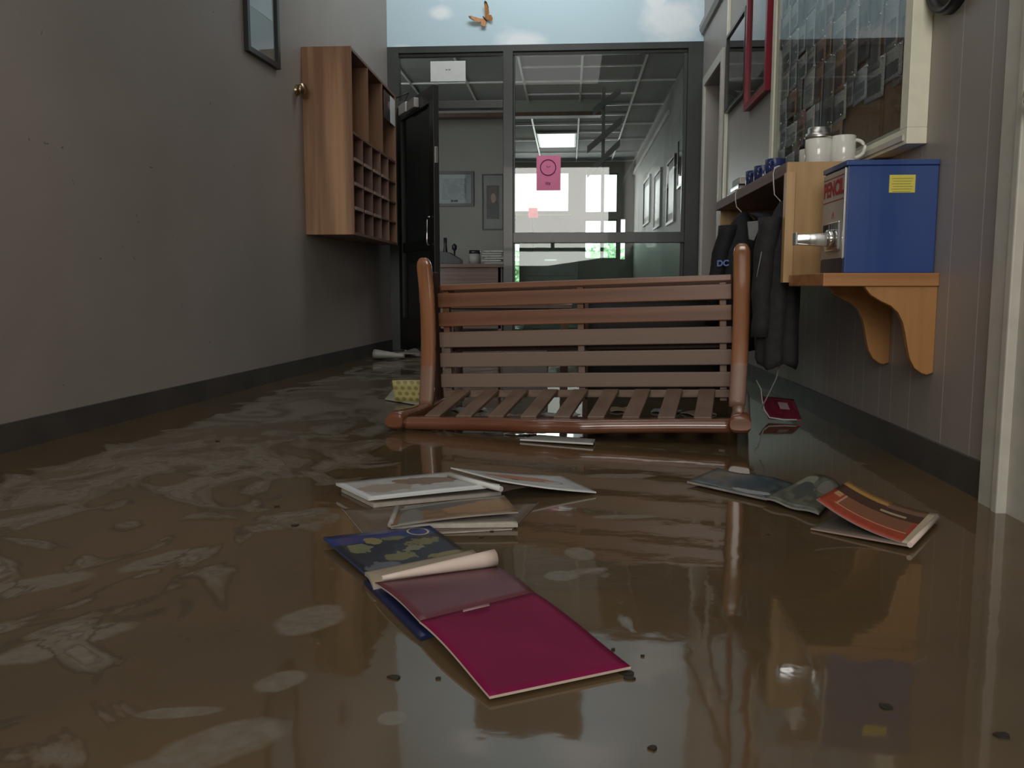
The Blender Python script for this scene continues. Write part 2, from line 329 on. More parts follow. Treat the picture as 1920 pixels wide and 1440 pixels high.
    fc = mathn(nt, 'MULTIPLY', film, mathn(nt, 'ADD', 0.15, mathn(nt, 'MULTIPLY', fine, 1.1)))
    c1 = mixc(nt, fc, r.outputs['Color'], (0.19, 0.168, 0.138))
    dk = mathn(nt, 'MULTIPLY', mathn(nt, 'MAXIMUM', mathn(nt, 'MULTIPLY', line, mathn(nt, 'MULTIPLY', side, 0.8)), mathn(nt, 'MULTIPLY', mathn(nt, 'MULTIPLY', inner, side), 0.6)), 1.0)
    c2 = mixc(nt, dk, c1, (0.055, 0.042, 0.028))
    lk(nt, c2, b.inputs['Base Color'])
    lk(nt, mathn(nt, 'ADD', 0.045, mathn(nt, 'MULTIPLY', film, 0.22)), b.inputs['Roughness'])
    bp = nd(nt, 'ShaderNodeBump'); bp.inputs['Strength'].default_value = 0.05; bp.inputs['Distance'].default_value = 0.02
    lk(nt, mathn(nt, 'ADD', noise(5, 2), mathn(nt, 'MULTIPLY', noise(24, 2), 0.15)), bp.inputs['Height']); lk(nt, bp.outputs['Normal'], b.inputs['Normal'])
    return m
M['water'] = water_mat()

# ------------------------------------------------------------------ geometry helpers
class MB:
    def __init__(s): s.bm = bmesh.new(); s.uv = s.bm.loops.layers.uv.new('UVMap')
    def box(s, x0, x1, y0, y1, z0, z1):
        v = [s.bm.verts.new(p) for p in ((x0, y0, z0), (x1, y0, z0), (x1, y1, z0), (x0, y1, z0), (x0, y0, z1), (x1, y0, z1), (x1, y1, z1), (x0, y1, z1))]
        for f, uvs in (((0, 3, 2, 1), 0), ((4, 5, 6, 7), 0), ((0, 1, 5, 4), 0), ((1, 2, 6, 5), 0), ((2, 3, 7, 6), 0), ((3, 0, 4, 7), 0)):
            fc = s.bm.faces.new([v[i] for i in f])
            for l, q in zip(fc.loops, ((0, 0), (1, 0), (1, 1), (0, 1))): l[s.uv].uv = q
        return s
    def prism(s, pts, axis, a, b):
        """pts: 2-D polygon, extruded along axis from a to b. axis X: pts=(y,z); Y: (x,z); Z: (x,y)"""
        def mk(p, t): return {'X': (t, p[0], p[1]), 'Y': (p[0], t, p[1]), 'Z': (p[0], p[1], t)}[axis]
        n = len(pts); A = [s.bm.verts.new(mk(p, a)) for p in pts]; B = [s.bm.verts.new(mk(p, b)) for p in pts]
        s.bm.faces.new(A); s.bm.faces.new(B[::-1])
        for i in range(n): s.bm.faces.new((A[i], B[i], B[(i+1) % n], A[(i+1) % n]))
        return s
    def loft(s, rings, cap=True, closed=True):
        R = [[s.bm.verts.new(p) for p in r] for r in rings]; n = len(R[0])
        for a, b in zip(R[:-1], R[1:]):
            for i in range(n if closed else n-1):
                f = s.bm.faces.new((a[i], a[(i+1) % n], b[(i+1) % n], b[i])); f.smooth = True
        if cap: s.bm.faces.new(R[0][::-1]); s.bm.faces.new(R[-1])
        return s
    def tube(s, path, rad, seg=10):
        path = [Vector(p) for p in path]; rings = []
        for i, p in enumerate(path):
            t = (path[min(i+1, len(path)-1)]-path[max(i-1, 0)]).normalized()
            up = Vector((0, 0, 1)) if abs(t.z) < 0.9 else Vector((0, 1, 0))
            a = t.cross(up).normalized(); b = t.cross(a).normalized()
            r = rad[i] if isinstance(rad, (list, tuple)) else rad
            rings.append([p + a*math.cos(2*PI*k/seg)*r + b*math.sin(2*PI*k/seg)*r for k in range(seg)])
        return s.loft(rings)
    def lathe(s, prof, c, axis=(0, 0, 1), seg=24):
        ax = Vector(axis).normalized(); c = Vector(c)
        up = Vector((0, 0, 1)) if abs(ax.z) < 0.9 else Vector((0, 1, 0))
        a = ax.cross(up).normalized(); b = ax.cross(a).normalized()
        return s.loft([[c + ax*h + (a*math.cos(2*PI*k/seg)+b*math.sin(2*PI*k/seg))*max(r, 1e-4) for k in range(seg)] for r, h in prof])
    def sheet(s, corners, zf, th, nu=14, nv=10):
        """corners a,b,c,d (u along a->b, v along a->d) of (x,y); zf(u,v) top height; th thickness"""
        a, b, c, d = [Vector(p[:2]) for p in corners]
        def P(u, v, off):
            q = (a*(1-u)+b*u)*(1-v)+(d*(1-u)+c*u)*v
            return (q.x, q.y, zf(u, v)-off)
        T = [[s.bm.verts.new(P(i/nu, j/nv, 0)) for j in range(nv+1)] for i in range(nu+1)]
        B = [[s.bm.verts.new(P(i/nu, j/nv, th)) for j in range(nv+1)] for i in range(nu+1)]
        for i in range(nu):
            for j in range(nv):
                f = s.bm.faces.new((T[i][j], T[i+1][j], T[i+1][j+1], T[i][j+1])); f.smooth = True
                for l, q in zip(f.loops, ((i, j), (i+1, j), (i+1, j+1), (i, j+1))): l[s.uv].uv = (q[0]/nu, q[1]/nv)
                f = s.bm.faces.new((B[i][j], B[i][j+1], B[i+1][j+1], B[i+1][j])); f.smooth = True; f.material_index = 1
        for i in range(nu):
            for j, fl in ((0, 0), (nv, 1)):
                q = (T[i][j], B[i][j], B[i+1][j], T[i+1][j]); f = s.bm.faces.new(q[::-1] if fl else q); f.material_index = 1
        for j in range(nv):
            for i, fl in ((0, 1), (nu, 0)):
                q = (T[i][j], B[i][j], B[i][j+1], T[i][j+1]); f = s.bm.faces.new(q[::-1] if fl else q); f.material_index = 1
        return s
    def build(s, name, mats, parent=None, bevel=0.0, local=False, smooth=False):
        me = bpy.data.meshes.new(name)
        bmesh.ops.recalc_face_normals(s.bm, faces=s.bm.faces)
        if parent is not None and not local: s.bm.transform(wm(parent).inverted())
        if smooth:
            for f in s.bm.faces: f.smooth = True
        s.bm.to_mesh(me); s.bm.free()
        for m in (mats if isinstance(mats, (list, tuple)) else [mats]): me.materials.append(m)
        o = bpy.data.objects.new(name, me); COL.objects.link(o)
        if parent is not None: o.parent = parent
        if bevel:
            b = o.modifiers.new('bevel', 'BEVEL'); b.width = bevel; b.segments = 2; b.limit_method = 'ANGLE'
        return o
def wm(o):
    m = o.matrix_basis.copy(); p = o.parent
    while p is not None: m = p.matrix_basis @ m; p = p.parent
    return m
def tag(o, label=None, cat=None, group=None, kind=None):
    if label: o['label'] = label
    if cat: o['category'] = cat
    if group: o['group'] = group
    if kind: o['kind'] = kind
    return o
def thing(name, label, cat, loc=(0, 0, 0), rot=(0, 0, 0), group=None):
    o = bpy.data.objects.new(name, None); COL.objects.link(o); o.empty_display_size = 0.05
    from mathutils import Euler
    o.matrix_basis = Matrix.Translation(loc) @ Euler(rot).to_matrix().to_4x4()
    return tag(o, label, cat, group)
def struct(name, mb, m, **k): return tag(mb.build(name, m, **k), kind='structure')
def rebase(o, p):
    """move a top-level mesh's origin to p, leaving it where it stands"""
    p = Vector(p); o.data.transform(Matrix.Translation(-p)); o.location = p; return o
def text(name, body, size, m, parent, loc, right, up, align='CENTER', bold=0.0):
    c = bpy.data.curves.new(name, 'FONT'); c.body = body; c.size = size; c.align_x = align; c.align_y = 'CENTER'; c.extrude = 0.0004; c.offset = bold
    t = bpy.data.objects.new(name, c); COL.objects.link(t)
    dg = bpy.context.evaluated_depsgraph_get(); dg.update()
    me = bpy.data.meshes.new_from_object(t.evaluated_get(dg)); bpy.data.objects.remove(t); bpy.data.curves.remove(c)
    r = Vector(right).normalized(); u = Vector(up).normalized(); n = r.cross(u)
    mtx = Matrix((r, u, n)).transposed().to_4x4(); mtx.translation = Vector(loc)
    if parent is not None: mtx = wm(parent).inverted() @ mtx
    me.transform(mtx); me.materials.clear(); me.materials.append(m)
    o = bpy.data.objects.new(name, me); COL.objects.link(o)
    if parent is not None: o.parent = parent
    return o
def rrect(cx, cy, z, a, b, n=16, p=3.0):
    """rounded-rectangle ring"""
    out = []
    for k in range(n):
        t = 2*PI*k/n; c, s = math.cos(t), math.sin(t)
        out.append((cx+a*math.copysign(abs(c)**(2/p), c), cy+b*math.copysign(abs(s)**(2/p), s), z))
    return out

# ------------------------------------------------------------------ the room
D = 7.55            # storefront plane
XR = 1.11           # right wall face
def XL(y): return -1.572-0.075*(D-y)      # left wall face, slightly splayed
TOP = 4.3
struct('floor', MB().box(-3.0, 3.2, -3.1, 15.6, -0.12, -0.02), mat('brown_vinyl_floor', (0.12, 0.09, 0.06), 0.5))
fw = MB().prism([(XL(-3)+.002, -2.998), (XR-.002, -2.998), (XR-.002, 15.29), (-2.998, 15.29), (-2.998, 7.57), (XL(D)+.002, 7.53)], 'Z', -0.018, 0.0).build('flood_water', M['water'])
tag(fw, 'shallow muddy brown flood water with pale silt film covering the hallway floor', 'water', kind='stuff')
struct('wall_left', MB().prism([(XL(-3), -3), (XL(D), D), (-1.75, D), (XL(-3)-.15, -3)], 'Z', -0.02, TOP), M['left_wall'])
struct('baseboard_left', MB().prism([(XL(-3)+.012, -3), (XL(D-.06)+.012, D-.06), (XL(D-.06), D-.06), (XL(-3), -3)], 'Z', -0.02, 0.10), M['rubber'])
DY0, DY1, DZ = 6.53, 7.30, 2.20           # side doorway in the right wall
wr = MB().box(XR, XR+.14, -3, DY0, -.02, TOP)
wr.box(XR, XR+.14, DY1, D+.1, -.02, TOP).box(XR, XR+.14, DY0, DY1, DZ, TOP)
struct('wall_right', wr, M['panelling'])
struct('baseboard_right', MB().box(XR-.012, XR, 2.28, DY0-.09, -.02, 0.10), M['rubber'])
struct('wall_back', MB().box(-2.6, XR+.1, -3.15, -3.0, -.02, TOP), M['left_wall'])
struct('ceiling', MB().box(-2.6, XR+.14, -3.1, D+.1, TOP, TOP+.1), M['ceil'])
struct('wall_mural', MB().box(-1.66, XR, D-.03, D+.1, 2.61, TOP), M['mural'])
# crown rail, corner strip, door casings
struct('trim_crown', MB().prism([(XR, 2.655), (XR-.02, 2.665), (XR-.038, 2.70), (XR-.04, 2.735), (XR, 2.735)], 'Y', -3, D-.03), M['trim_grey'])
struct('trim_corner', MB().box(XR-.014, XR, 6.29, 6.345, 0, 2.65), M['cream'])
dc = MB().box(XR-.022, XR, DY0-.075, DY0, -.02, DZ+.075).box(XR-.022, XR, DY1, DY1+.075, -.02, DZ+.075).box(XR-.022, XR, DY0, DY1, DZ, DZ+.075)
struct('trim_doorway', dc, M['casing'], bevel=.003)
struct('wall_side_room', MB().box(XR+.14, 2.6, 7.42, 7.5, -.02, 2.6).box(2.6, 2.7, 5.6, 7.5, -.02, 2.6).box(XR+.14, 2.6, 5.5, 5.6, -.02, 2.6).box(XR+.14, 2.7, 5.5, 7.5, 2.6, 2.7), mat('dark_side_room_paint', (.05, .045, .04), .7))  # near-black wall colour carries the darkness of the unlit room
# near casing and closed door on the right wall
nc = MB().box(XR-.028, XR, 2.19, 2.285, -.02, 2.2).box(XR-.036, XR, 2.17, 2.20, -.02, 2.2).box(XR-.028, XR, 1.18, 2.285, 2.12, 2.21).box(XR-.028, XR, 1.18, 1.27, -.02, 2.2)
struct('trim_near_door', nc, M['casing'], bevel=.004)
dn = struct('door_2', MB().box(XR-.012, XR, 1.27, 2.17, 0.0, 2.12), M['casing'])
MB().lathe([(.0, .0), (.022, 0), (.012, .02), (.026, .045), (.02, .06), (0, .062)], (XR-.012, 2.08, 1.0), (-1, 0, 0)).build('door_knob', M['brass'], dn)
# entrance glazing behind the camera
ew = struct('window_3', MB().box(-1.6, .9, -3.0, -2.95, 1.30, 1.38).box(-1.6, .9, -3.0, -2.95, 3.16, 3.24).box(-1.6, -1.52, -3.0, -2.95, 1.38, 3.16).box(.82, .9, -3.0, -2.95, 1.38, 3.16).box(-.39, -.31, -3.0, -2.95, 1.38, 3.16), M['metal_frame'])

# storefront frame
J = M['metal_frame']
sf = MB()
sf.box(-1.60, -1.475, D-.04, D+.06, 0, 2.61)          # left jamb
sf.box(.985, XR, D-.04, D+.06, 0, 2.61)               # right jamb
sf.box(-1.475, .985, D-.04, D+.06, 2.555, 2.61)       # head
sf.box(-1.475, .985, D-.015, D+.04, 2.53, 2.555)
sf.box(-.575, -.49, D-.05, D+.06, 0, 2.555)           # mullion
sf.box(-1.475, -.575, D-.04, D+.06, 2.09, 2.155)      # door head
sf.box(-.49, .985, D-.045, D+.05, .945, 1.035)        # mid rail
sf.box(-.49, .985, D-.03, D+.04, .0, .12)             # sill
sf.box(-.49, -.475, D-.01, D+.02, .12, 2.53).box(.955, .985, D-.01, D+.02, .12, 2.53)
w1 = struct('window_1', sf, J, bevel=.003)
MB().box(-1.475, -.575, D, D+.006, 2.155, 2.53).build('pane', M['glass'], w1)
MB().box(-.475, .955, D, D+.006, 1.035, 2.53).build('pane', M['glass'], w1)
MB().box(-.475, .955, D, D+.006, .12, .945).build('pane', M['glass_green'], w1)
for z in (1.86, 1.02, .22):
    MB().box(-1.478, -1.455, D-.058, D-.04, z, z+.13).tube([(-1.466, D-.06, z), (-1.466, D-.06, z+.13)], .008, 8).build('hinge', M['silver'], w1)
# open door leaf, swung towards the hall
ang = math.atan2(-.886, .463)
dr = thing('door_1', None, None, (-1.47, D-.06, 0), (0, 0, ang)); dr['kind'] = 'structure'
W = .97
lf = MB().box(0, .10, -.022, .022, .02, 2.09).box(W-.10, W, -.022, .022, .02, 2.09).box(.1, W-.1, -.022, .022, 1.97, 2.09).box(.1, W-.1, -.022, .022, .02, .30).box(.1, W-.1, -.018, .018, .86, .94)
df = lf.build('door_frame', M['black_frame'], dr, .002, True)
MB().box(.1, W-.1, -.003, .003, .94, 1.97).build('pane', M['glass_tint'], dr, 0, True)
MB().box(.1, W-.1, -.003, .003, .30, .86).build('pane', M['glass_tint'], dr, 0, True)
hz = 1.0
MB().tube([(W-.07, -.02, hz-.11), (W-.07, -.055, hz-.105), (W-.07, -.06, hz-.08), (W-.07, -.06, hz+.08), (W-.07, -.055, hz+.105), (W-.07, -.02, hz+.11)], .008, 10).build('pull_handle', M['chrome'], df, 0, True)
MB().box(W, W+.003, -.012, .012, 1.51, 1.63).build('lock_plate', M['silver'], df, .001, True)
MB().box(.22, .42, -.075, -.022, 1.985, 2.065).build('door_closer', M['white_plastic'], dr, .004, True)
MB().box(.42, .62, -.065, -.022, 1.985, 2.06).build('closer_arm_cover', M['trim_grey'], dr, .004, True)
MB().tube([(.32, -.05, 2.075), (.66, -.12, 2.08), (.20, -.16, 2.10)], .007, 6).build('closer_arm', M['black_frame'], dr, 0, True)

# notices on the glass
p0, p1 = atY(807, 115, D-.004), atY(873, 152, D-.004)
o = MB().box(p0.x, p1.x, D-.004, D-.002, p1.z, p0.z).build('paper_notice', M['white_paper'])
tag(o, 'white landscape paper notice taped to the transom glass above the open door', 'notice'); rebase(o, (0, D-.003, (p0.z+p1.z)/2))
mx_, mz_ = (p0.x+p1.x)/2, (p0.z+p1.z)/2+.012
MB().box(mx_-.022, mx_-.004, D-.0048, D-.0038, mz_-.005, mz_+.004).box(mx_+.002, mx_+.022, D-.0048, D-.0038, mz_-.004, mz_+.005).build('printed_mark', mat('faint_grey_ink', (.22, .22, .22), .6), o)
p0, p1 = atY(1006, 292, D-.004), atY(1051, 357, D-.004)
pk = thing('pink_notice', 'bright pink paper notice with a drawn clock face taped to the storefront glass', 'notice', ((p0.x+p1.x)/2, D-.004, p1.z))
MB().box(p0.x, p1.x, D-.005, D-.003, p1.z, p0.z).build('sheet', M['pink_paper'], pk)
cx, cz = (p0.x+p1.x)/2-.004, p0.z-.10
ring = [(cx+.066*math.cos(a), D-.0065, cz+.066*math.sin(a)) for a in [2*PI*i/40 for i in range(41)]]
MB().tube(ring, .0042, 6).build('clock_outline', M['pink_ink'], pk)
MB().tube([(cx-.014, D-.0065, cz+.014), (cx, D-.0065, cz), (cx+.018, D-.0065, cz+.01)], .0018, 5).build('clock_hands', M['pink_ink'], pk)
MB().box(cx-.020, cx-.013, D-.0065, D-.005, p1.z+.048, p1.z+.072).box(cx-.008, cx-.002, D-.0065, D-.005, p1.z+.048, p1.z+.072).box(cx+.003, cx+.008, D-.0065, D-.005, p1.z+.045, p1.z+.070).box(cx+.012, cx+.019, D-.0065, D-.005, p1.z+.046, p1.z+.068).build('printed_word', M['pink_ink'], pk)

# mural decorations
def butterfly(name, label, c, right, up, nrm, s, m1, m2, rot=0):
    R, U, N = Vector(right), Vector(up), Vector(nrm)
    e = thing(name, label, 'butterfly', c)
    def put(pts, m, nm, flip):
        mb = MB(); rings = []
        for off in (0, .002):
            ring = []
            for (a, b) in pts:
                lift = abs(a)*.35; a = a*flip
                a2, b2 = a*math.cos(rot)-b*math.sin(rot), a*math.sin(rot)+b*math.cos(rot)
                ring.append(Vector(c)+R*a2*s+U*b2*s+N*(lift*s+off))
            rings.append(ring)
        mb.loft(rings); return mb.build(nm, m, e)
    upper = [(0.03, .0), (.2, .12), (.5, .55), (.62, .62), (.66, .5), (.55, .2), (.4, -.02), (.1, -.05)]
    lower = [(.03, -.03), (.3, -.05), (.42, -.2), (.36, -.4), (.22, -.46), (.08, -.25)]
    for f in (1, -1):
        wg = put(upper, m1, 'wing', f)
        put([(x*1.05+.01, y*1.07+.01) for x, y in upper[2:6]] + [(x*.93, y*.9) for x, y in upper[5:1:-1]], m2, 'wing_border', f)
        put(lower, m1, 'wing', f)
    U = U*math.cos(rot)-R*math.sin(rot)
    MB().tube([Vector(c)+U*s*.12+N*.004, Vector(c)-U*s*.05+N*.006, Vector(c)-U*s*.28+N*.004], [.03*s, .05*s, .02*s], 8).build('body', m2, e)
M['butterfly'] = mat('orange_butterfly_wing', (0.45, 0.19, 0.05), 0.6, 0, 0.25, 40)
c = atY(908, 34, D-.045)
butterfly('butterfly_ornament', 'orange monarch butterfly ornament stuck on the painted sky above the storefront', c, (1, 0, 0), (0, 0, 1), (0, -1, 0), .14, M['butterfly'], M['black'], rot=.72)
yy = 5.95; lw = Vector((XL(yy)+.01, yy, 2.63))
d = Vector((.075, 1, 0)).normalized()
butterfly('butterfly_ornament', 'small dark butterfly ornament high on the left wall above the cubby unit', lw, d, (0, 0, 1), (1, -.075, 0), .12, M['black'], M['black'], rot=-.8)
vt = thing('air_vent', 'dark bronze louvred air vent high on the sky mural', 'vent', (-.34, D-.04, 3.13))
MB().box(-.82, .14, D-.05, D-.03, 3.13, 3.17).box(-.82, .14, D-.05, D-.03, 3.52, 3.56).box(-.82, -.78, D-.05, D-.03, 3.17, 3.52).box(.10, .14, D-.05, D-.03, 3.17, 3.52).build('vent_frame', M['vent'], vt)
lv = MB()
for i in range(9): lv.box(-.78, .10, D-.048, D-.032, 3.18+i*.038, 3.20+i*.038)
lv.box(-.78, .10, D-.034, D-.030, 3.17, 3.52).build('louvres', M['vent'], vt)

# ------------------------------------------------------------------ the office beyond the glass
OC, OY = 2.74, 15.3
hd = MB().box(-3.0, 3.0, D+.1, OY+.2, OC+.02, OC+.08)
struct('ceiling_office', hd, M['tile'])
g = MB()
for x in [-.5+.61*k for k in range(-4, 5)]: g.box(x-.011, x+.011, D+.1, OY, OC-.004, OC+.012)
for y in [8.2+1.22*k for k in range(6)]: g.box(-3, 3, y-.011, y+.011, OC-.004, OC+.012)
for x0 in (.11, -.5): 
    for y in (8.81, 10.03, 11.25, 12.47): g.box(x0+.015, x0+.6, y-.010, y+.010, OC-.003, OC+.012)
struct('trim_ceiling_grid', g, M['grid'])
# far wall with window openings
wf = MB()
xs = [-3.0, -2.2, -1.02+.0, 0.0, .265, .84, .90, .98, XR+.1]
wf.box(-3.0, -2.2, OY, OY+.15, 0, OC).box(-2.2, 0, OY, OY+.15, 2.59, OC).box(-2.2, -1.9, OY, OY+.15, 1.38, 1.86)
wf.box(-2.2, 0, OY, OY+.15, 1.36, 1.86).box(-2.2, -1.9, OY, OY+.15, 0, 1.36).box(-.86, 0, OY, OY+.15, 0, 1.36).box(-1.9, -.86, OY, OY+.15, 0, .42)
wf.box(0, .265, OY, OY+.15, 0, OC).box(.265, .84, OY, OY+.15, 2.545, OC).box(.265, .84, OY, OY+.15, 1.745, 1.86).box(.265, .84, OY, OY+.15, 0, 1.05)
wf.box(.84, .90, OY, OY+.15, 0, OC).box(.90, .98, OY, OY+.15, 1.75, OC).box(.90, .98, OY, OY+.15, 0, 1.05).box(.98, XR+.1, OY, OY+.15, 0, OC)
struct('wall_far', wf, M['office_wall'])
w2 = struct('window_2', MB().box(-2.2, 0, OY+.04, OY+.09, 1.86, 1.90).box(-2.2, 0, OY+.04, OY+.09, 2.55, 2.59).box(-1.06, -1.02, OY+.04, OY+.09, 1.9, 2.55).box(-.03, 0, OY+.04, OY+.09, 1.9, 2.55), M['window_frame'])
MB().box(-2.2, 0, OY+.06, OY+.066, 1.9, 2.55).build('pane', M['glass'], w2)
w4 = struct('window_4', MB().box(.265, .84, OY+.04, OY+.09, 1.05, 1.075).box(.265, .84, OY+.04, OY+.09, 1.72, 1.745).box(.265, .84, OY+.04, OY+.09, 1.86, 1.88).box(.265, .84, OY+.04, OY+.09, 2.52, 2.545).box(.265, .285, OY+.04, OY+.09, 1.05, 2.54).box(.82, .84, OY+.04, OY+.09, 1.05, 2.54), M['window_frame'])
MB().box(.28, .83, OY+.06, OY+.066, 1.06, 2.53).build('pane', M['glass'], w4)
w5 = struct('window_5', MB().box(-1.9, -.86, OY+.04, OY+.09, .42, .46).box(-1.9, -.86, OY+.04, OY+.09, 1.32, 1.36).box(-.89, -.86, OY+.04, OY+.09, .46, 1.32).box(-1.9, -.86, OY+.04, OY+.09, .93, .95), M['window_frame'])
MB().box(-1.9, -.88, OY+.06, OY+.066, .44, 1.34).build('pane', M['glass'], w5)
struct('trim_window_sill', MB().box(-1.9, 0.02, OY-.16, OY, 1.80, 1.825), M['white_plastic'])
struct('wall_office_right', MB().box(XR, XR+.14, D+.1, OY, 0, OC), M['office_wall'])
struct('wall_office_left', MB().box(-3.1, -3.0, D, OY+.1, 0, OC+.05), M['office_wall'])
struct('wall_office_picture', MB().box(-3.0, -.80, 11.0, 11.12, 0, OC), M['office_wall'])
struct('trim_beam', MB().box(-3.0, .36, 10.4, 10.55, 2.62, OC+.02), M['office_wall'])
struct('trim_beam_edge', MB().box(-3.0, .36, 10.385, 10.55, 2.575, 2.62), M['dark_wood'])
rw = MB().box(XR-.03, XR, 9.9, 15.2, 2.47, 2.53).build('wall_raceway', M['white_plastic'], None, .002)  # strip added to stand in for a white reflection in the glass
tag(rw, 'long white cable raceway running along the right office wall', 'raceway'); rebase(rw, (XR, 12.5, 2.47))
cl = thing('ceiling_light', 'square white ceiling light panel nearest the far office window', 'light', (-.2, 13.0, OC-.01))
MB().box(-.475, .09, 12.45, 13.65, OC-.012, OC+.01).build('light_frame', M['grid'], cl)
MB().box(-.45, .065, 12.47, 13.63, OC-.018, OC-.012).build('diffuser', mat('lit_diffuser', (0.95, 0.97, 0.95), 0.5, emit=1.0), cl)
def picture(name, label, x0, x1, y, z0, z1, fm, mat_img, mount, fwid=.018, t=.025, cat='picture'):
    """framed picture on a wall facing -Y"""
    e = thing(name, label, cat, ((x0+x1)/2, y, z0))
    MB().box(x0, x1, y-t, y, z0, z0+fwid).box(x0, x1, y-t, y, z1-fwid, z1).box(x0, x0+fwid, y-t, y, z0+fwid, z1-fwid).box(x1-fwid, x1, y-t, y, z0+fwid, z1-fwid).build('frame', fm, e, .001)
    MB().box(x0+fwid, x1-fwid, y-.008, y-.004, z0+fwid, z1-fwid).build('mount', mount, e)
    q = .2
    mb = MB(); a, b2, c2, d2 = x0+(x1-x0)*q, x1-(x1-x0)*q, z0+(z1-z0)*q, z1-(z1-z0)*q
    mb.box(a, b2, y-.010, y-.008, c2, d2).build('print', mat_img, e)
    MB().box(x0+fwid, x1-fwid, y-.013, y-.012, z0+fwid, z1-fwid).build('glass', M['display_glass'], e)
    return e
M['art_blue'] = print_mat('faded_blue_drawing', (0.12, 0.17, 0.19), [('oval', .5, .5, .3, .25, (.06, .09, .11), 1.5)], .4, .5, 8)
M['art_brown'] = print_mat('dark_portrait_print', (0.10, 0.06, 0.05), [('oval', .55, .62, .2, .14, (.35, .22, .18), .5), ('oval', .5, .25, .4, .2, (.04, .05, .05), .8)], .4, .5, 5)
M['mount'] = mat('pale_picture_mount', (0.28, 0.32, 0.33), 0.6, 0, 0.03)
M['mount_dim'] = mat('grey_picture_mount', (0.26, 0.26, 0.24), 0.6, 0, 0.03)
a, b_ = atY(815, 322, 11), atY(889, 387, 11)
pe = picture('framed_picture', 'black framed print with pale blue mount on the office wall behind the open door', a.x, b_.x, 11.0, b_.z, a.z, M['black_frame'], M['art_blue'], M['mount'], .035)
xc_ = (a.x+b_.x)/2
MB().box(xc_-.045, xc_-.012, 10.984, 10.987, b_.z+.055, b_.z+.082).box(xc_-.005, xc_+.045, 10.984, 10.987, b_.z+.056, b_.z+.080).build('caption', M['ink'], pe)
a, b_ = atY(904, 327, 11), atY(952, 431, 11)
picture('framed_picture', 'tall thin framed dark portrait print beside the storefront mullion', a.x, -.84, 11.0, b_.z, a.z, M['black_frame'], M['art_brown'], M['mount_dim'], .012)
# framed pictures along the right office wall
def side_picture(label, y0, y1, z0, z1, X, sgn, fm, im, fwid=.02, t=.025, name='framed_picture', mount=None, gl=True):
    """framed picture on the wall face x = X, sgn is the direction into the room"""
    e = thing(name, label, 'picture', (X, (y0+y1)/2, z0))
    xs = sorted((X, X+sgn*t))
    MB().box(*xs, y0, y1, z0, z0+fwid).box(*xs, y0, y1, z1-fwid, z1).box(*xs, y0, y0+fwid, z0+fwid, z1-fwid).box(*xs, y1-fwid, y1, z0+fwid, z1-fwid).build('frame', fm, e, .001)
    xm = sorted((X+sgn*.006, X+sgn*.009)); MB().box(*xm, y0+fwid, y1-fwid, z0+fwid, z1-fwid).build('mount', mount or M['mount_dim'], e)
    q = .16; ya, yb, za, zb = y0+(y1-y0)*q, y1-(y1-y0)*q, z0+(z1-z0)*q, z1-(z1-z0)*q
    xm = sorted((X+sgn*.010, X+sgn*.012)); MB().box(*xm, ya, yb, za, zb).build('print', im, e)
    if gl: xm = sorted((X+sgn*.016, X+sgn*.018)); MB().box(*xm, y0+fwid, y1-fwid, z0+fwid, z1-fwid).build('glass', M['case_glass'], e)
    return e
for (y0, y1, z0, z1, lb) in ((7.75, 8.15, 1.35, 2.0, 'black framed picture on the right office wall nearest the storefront glass'),
                             (8.5, 8.95, 1.55, 2.05, 'small black framed picture second along the right office wall'),
                             (9.2, 9.9, 1.25, 1.95, 'black framed picture third along the right office wall'),
                             (10.6, 11.4, 1.3, 2.0, 'pale framed picture in the middle of the right office wall'),
                             (12.0, 13.0, 1.45, 2.1, 'pale framed picture closest to the far window on the right office wall')):
    side_picture(lb, y0, y1, z0, z1, XR, -1, M['black_frame'] if y0 < 10 else M['trim_grey'], M['art_blue'], .03, gl=y0 < 9)
# desk and what stands on it
dk = thing('desk', 'brown wooden desk behind the open glass door', 'desk', (-1.6, 9.9, 0))
MB().box(-2.6, -.72, 9.5, 10.3, .78, .82).build('desktop', M['desk_wood'], dk, .004)
MB().box(-2.55, -.76, 9.55, 9.58, .1, .78).build('front_panel', M['desk_wood'], dk)
MB().box(-.79, -.75, 9.55, 10.25, 0, .78).build('side_panel', M['desk_wood'], dk)
MB().box(-2.58, -2.54, 9.55, 10.25, 0, .78).build('side_panel', M['desk_wood'], dk)
X = lambda px, Y: (px-1067)/1600*Y
o = MB().prism([(X(820, 9.7), .82), (X(866, 9.7), .82), (X(866, 9.7), .87), (X(845, 9.7), .95), (X(820, 9.7), .97)], 'Y', 9.6, 9.85).build('desk_organiser', M['black'], None, .004)
tag(o, 'black sloped desk organiser at the left end of the desk', 'organiser'); rebase(o, (X(840, 9.7), 9.7, .82))
o = MB().lathe([(0, 0), (.028, 0), (.026, .16), (.018, .22), (.02, .31), (0, .31)], (X(836, 9.95), 9.95, .82), seg=14).build('dark_bottle', M['black'])
tag(o, 'tall dark bottle standing on the desk behind the organiser', 'bottle'); rebase(o, (X(836, 9.95), 9.95, .82))
o = MB().lathe([(0, 0), (.03, 0), (.008, .06), (.01, .16), (.028, .18), (.03, .22), (0, .25)], (X(853, 9.95), 9.95, .82), seg=14).build('small_ornament', M['black'])
tag(o, 'small dark round-topped ornament on the desk beside the dark bottle', 'ornament'); rebase(o, (X(853, 9.95), 9.95, .82))
jr = thing('storage_jar', 'clear grey storage jar with dark lid on the desk', 'jar', (X(891, 9.8), 9.8, .82))
MB().lathe([(0, 0), (.068, 0), (.07, .12), (0, .12)], (X(891, 9.8), 9.8, .82), seg=20).build('jar_body', M['mount_dim'], jr)
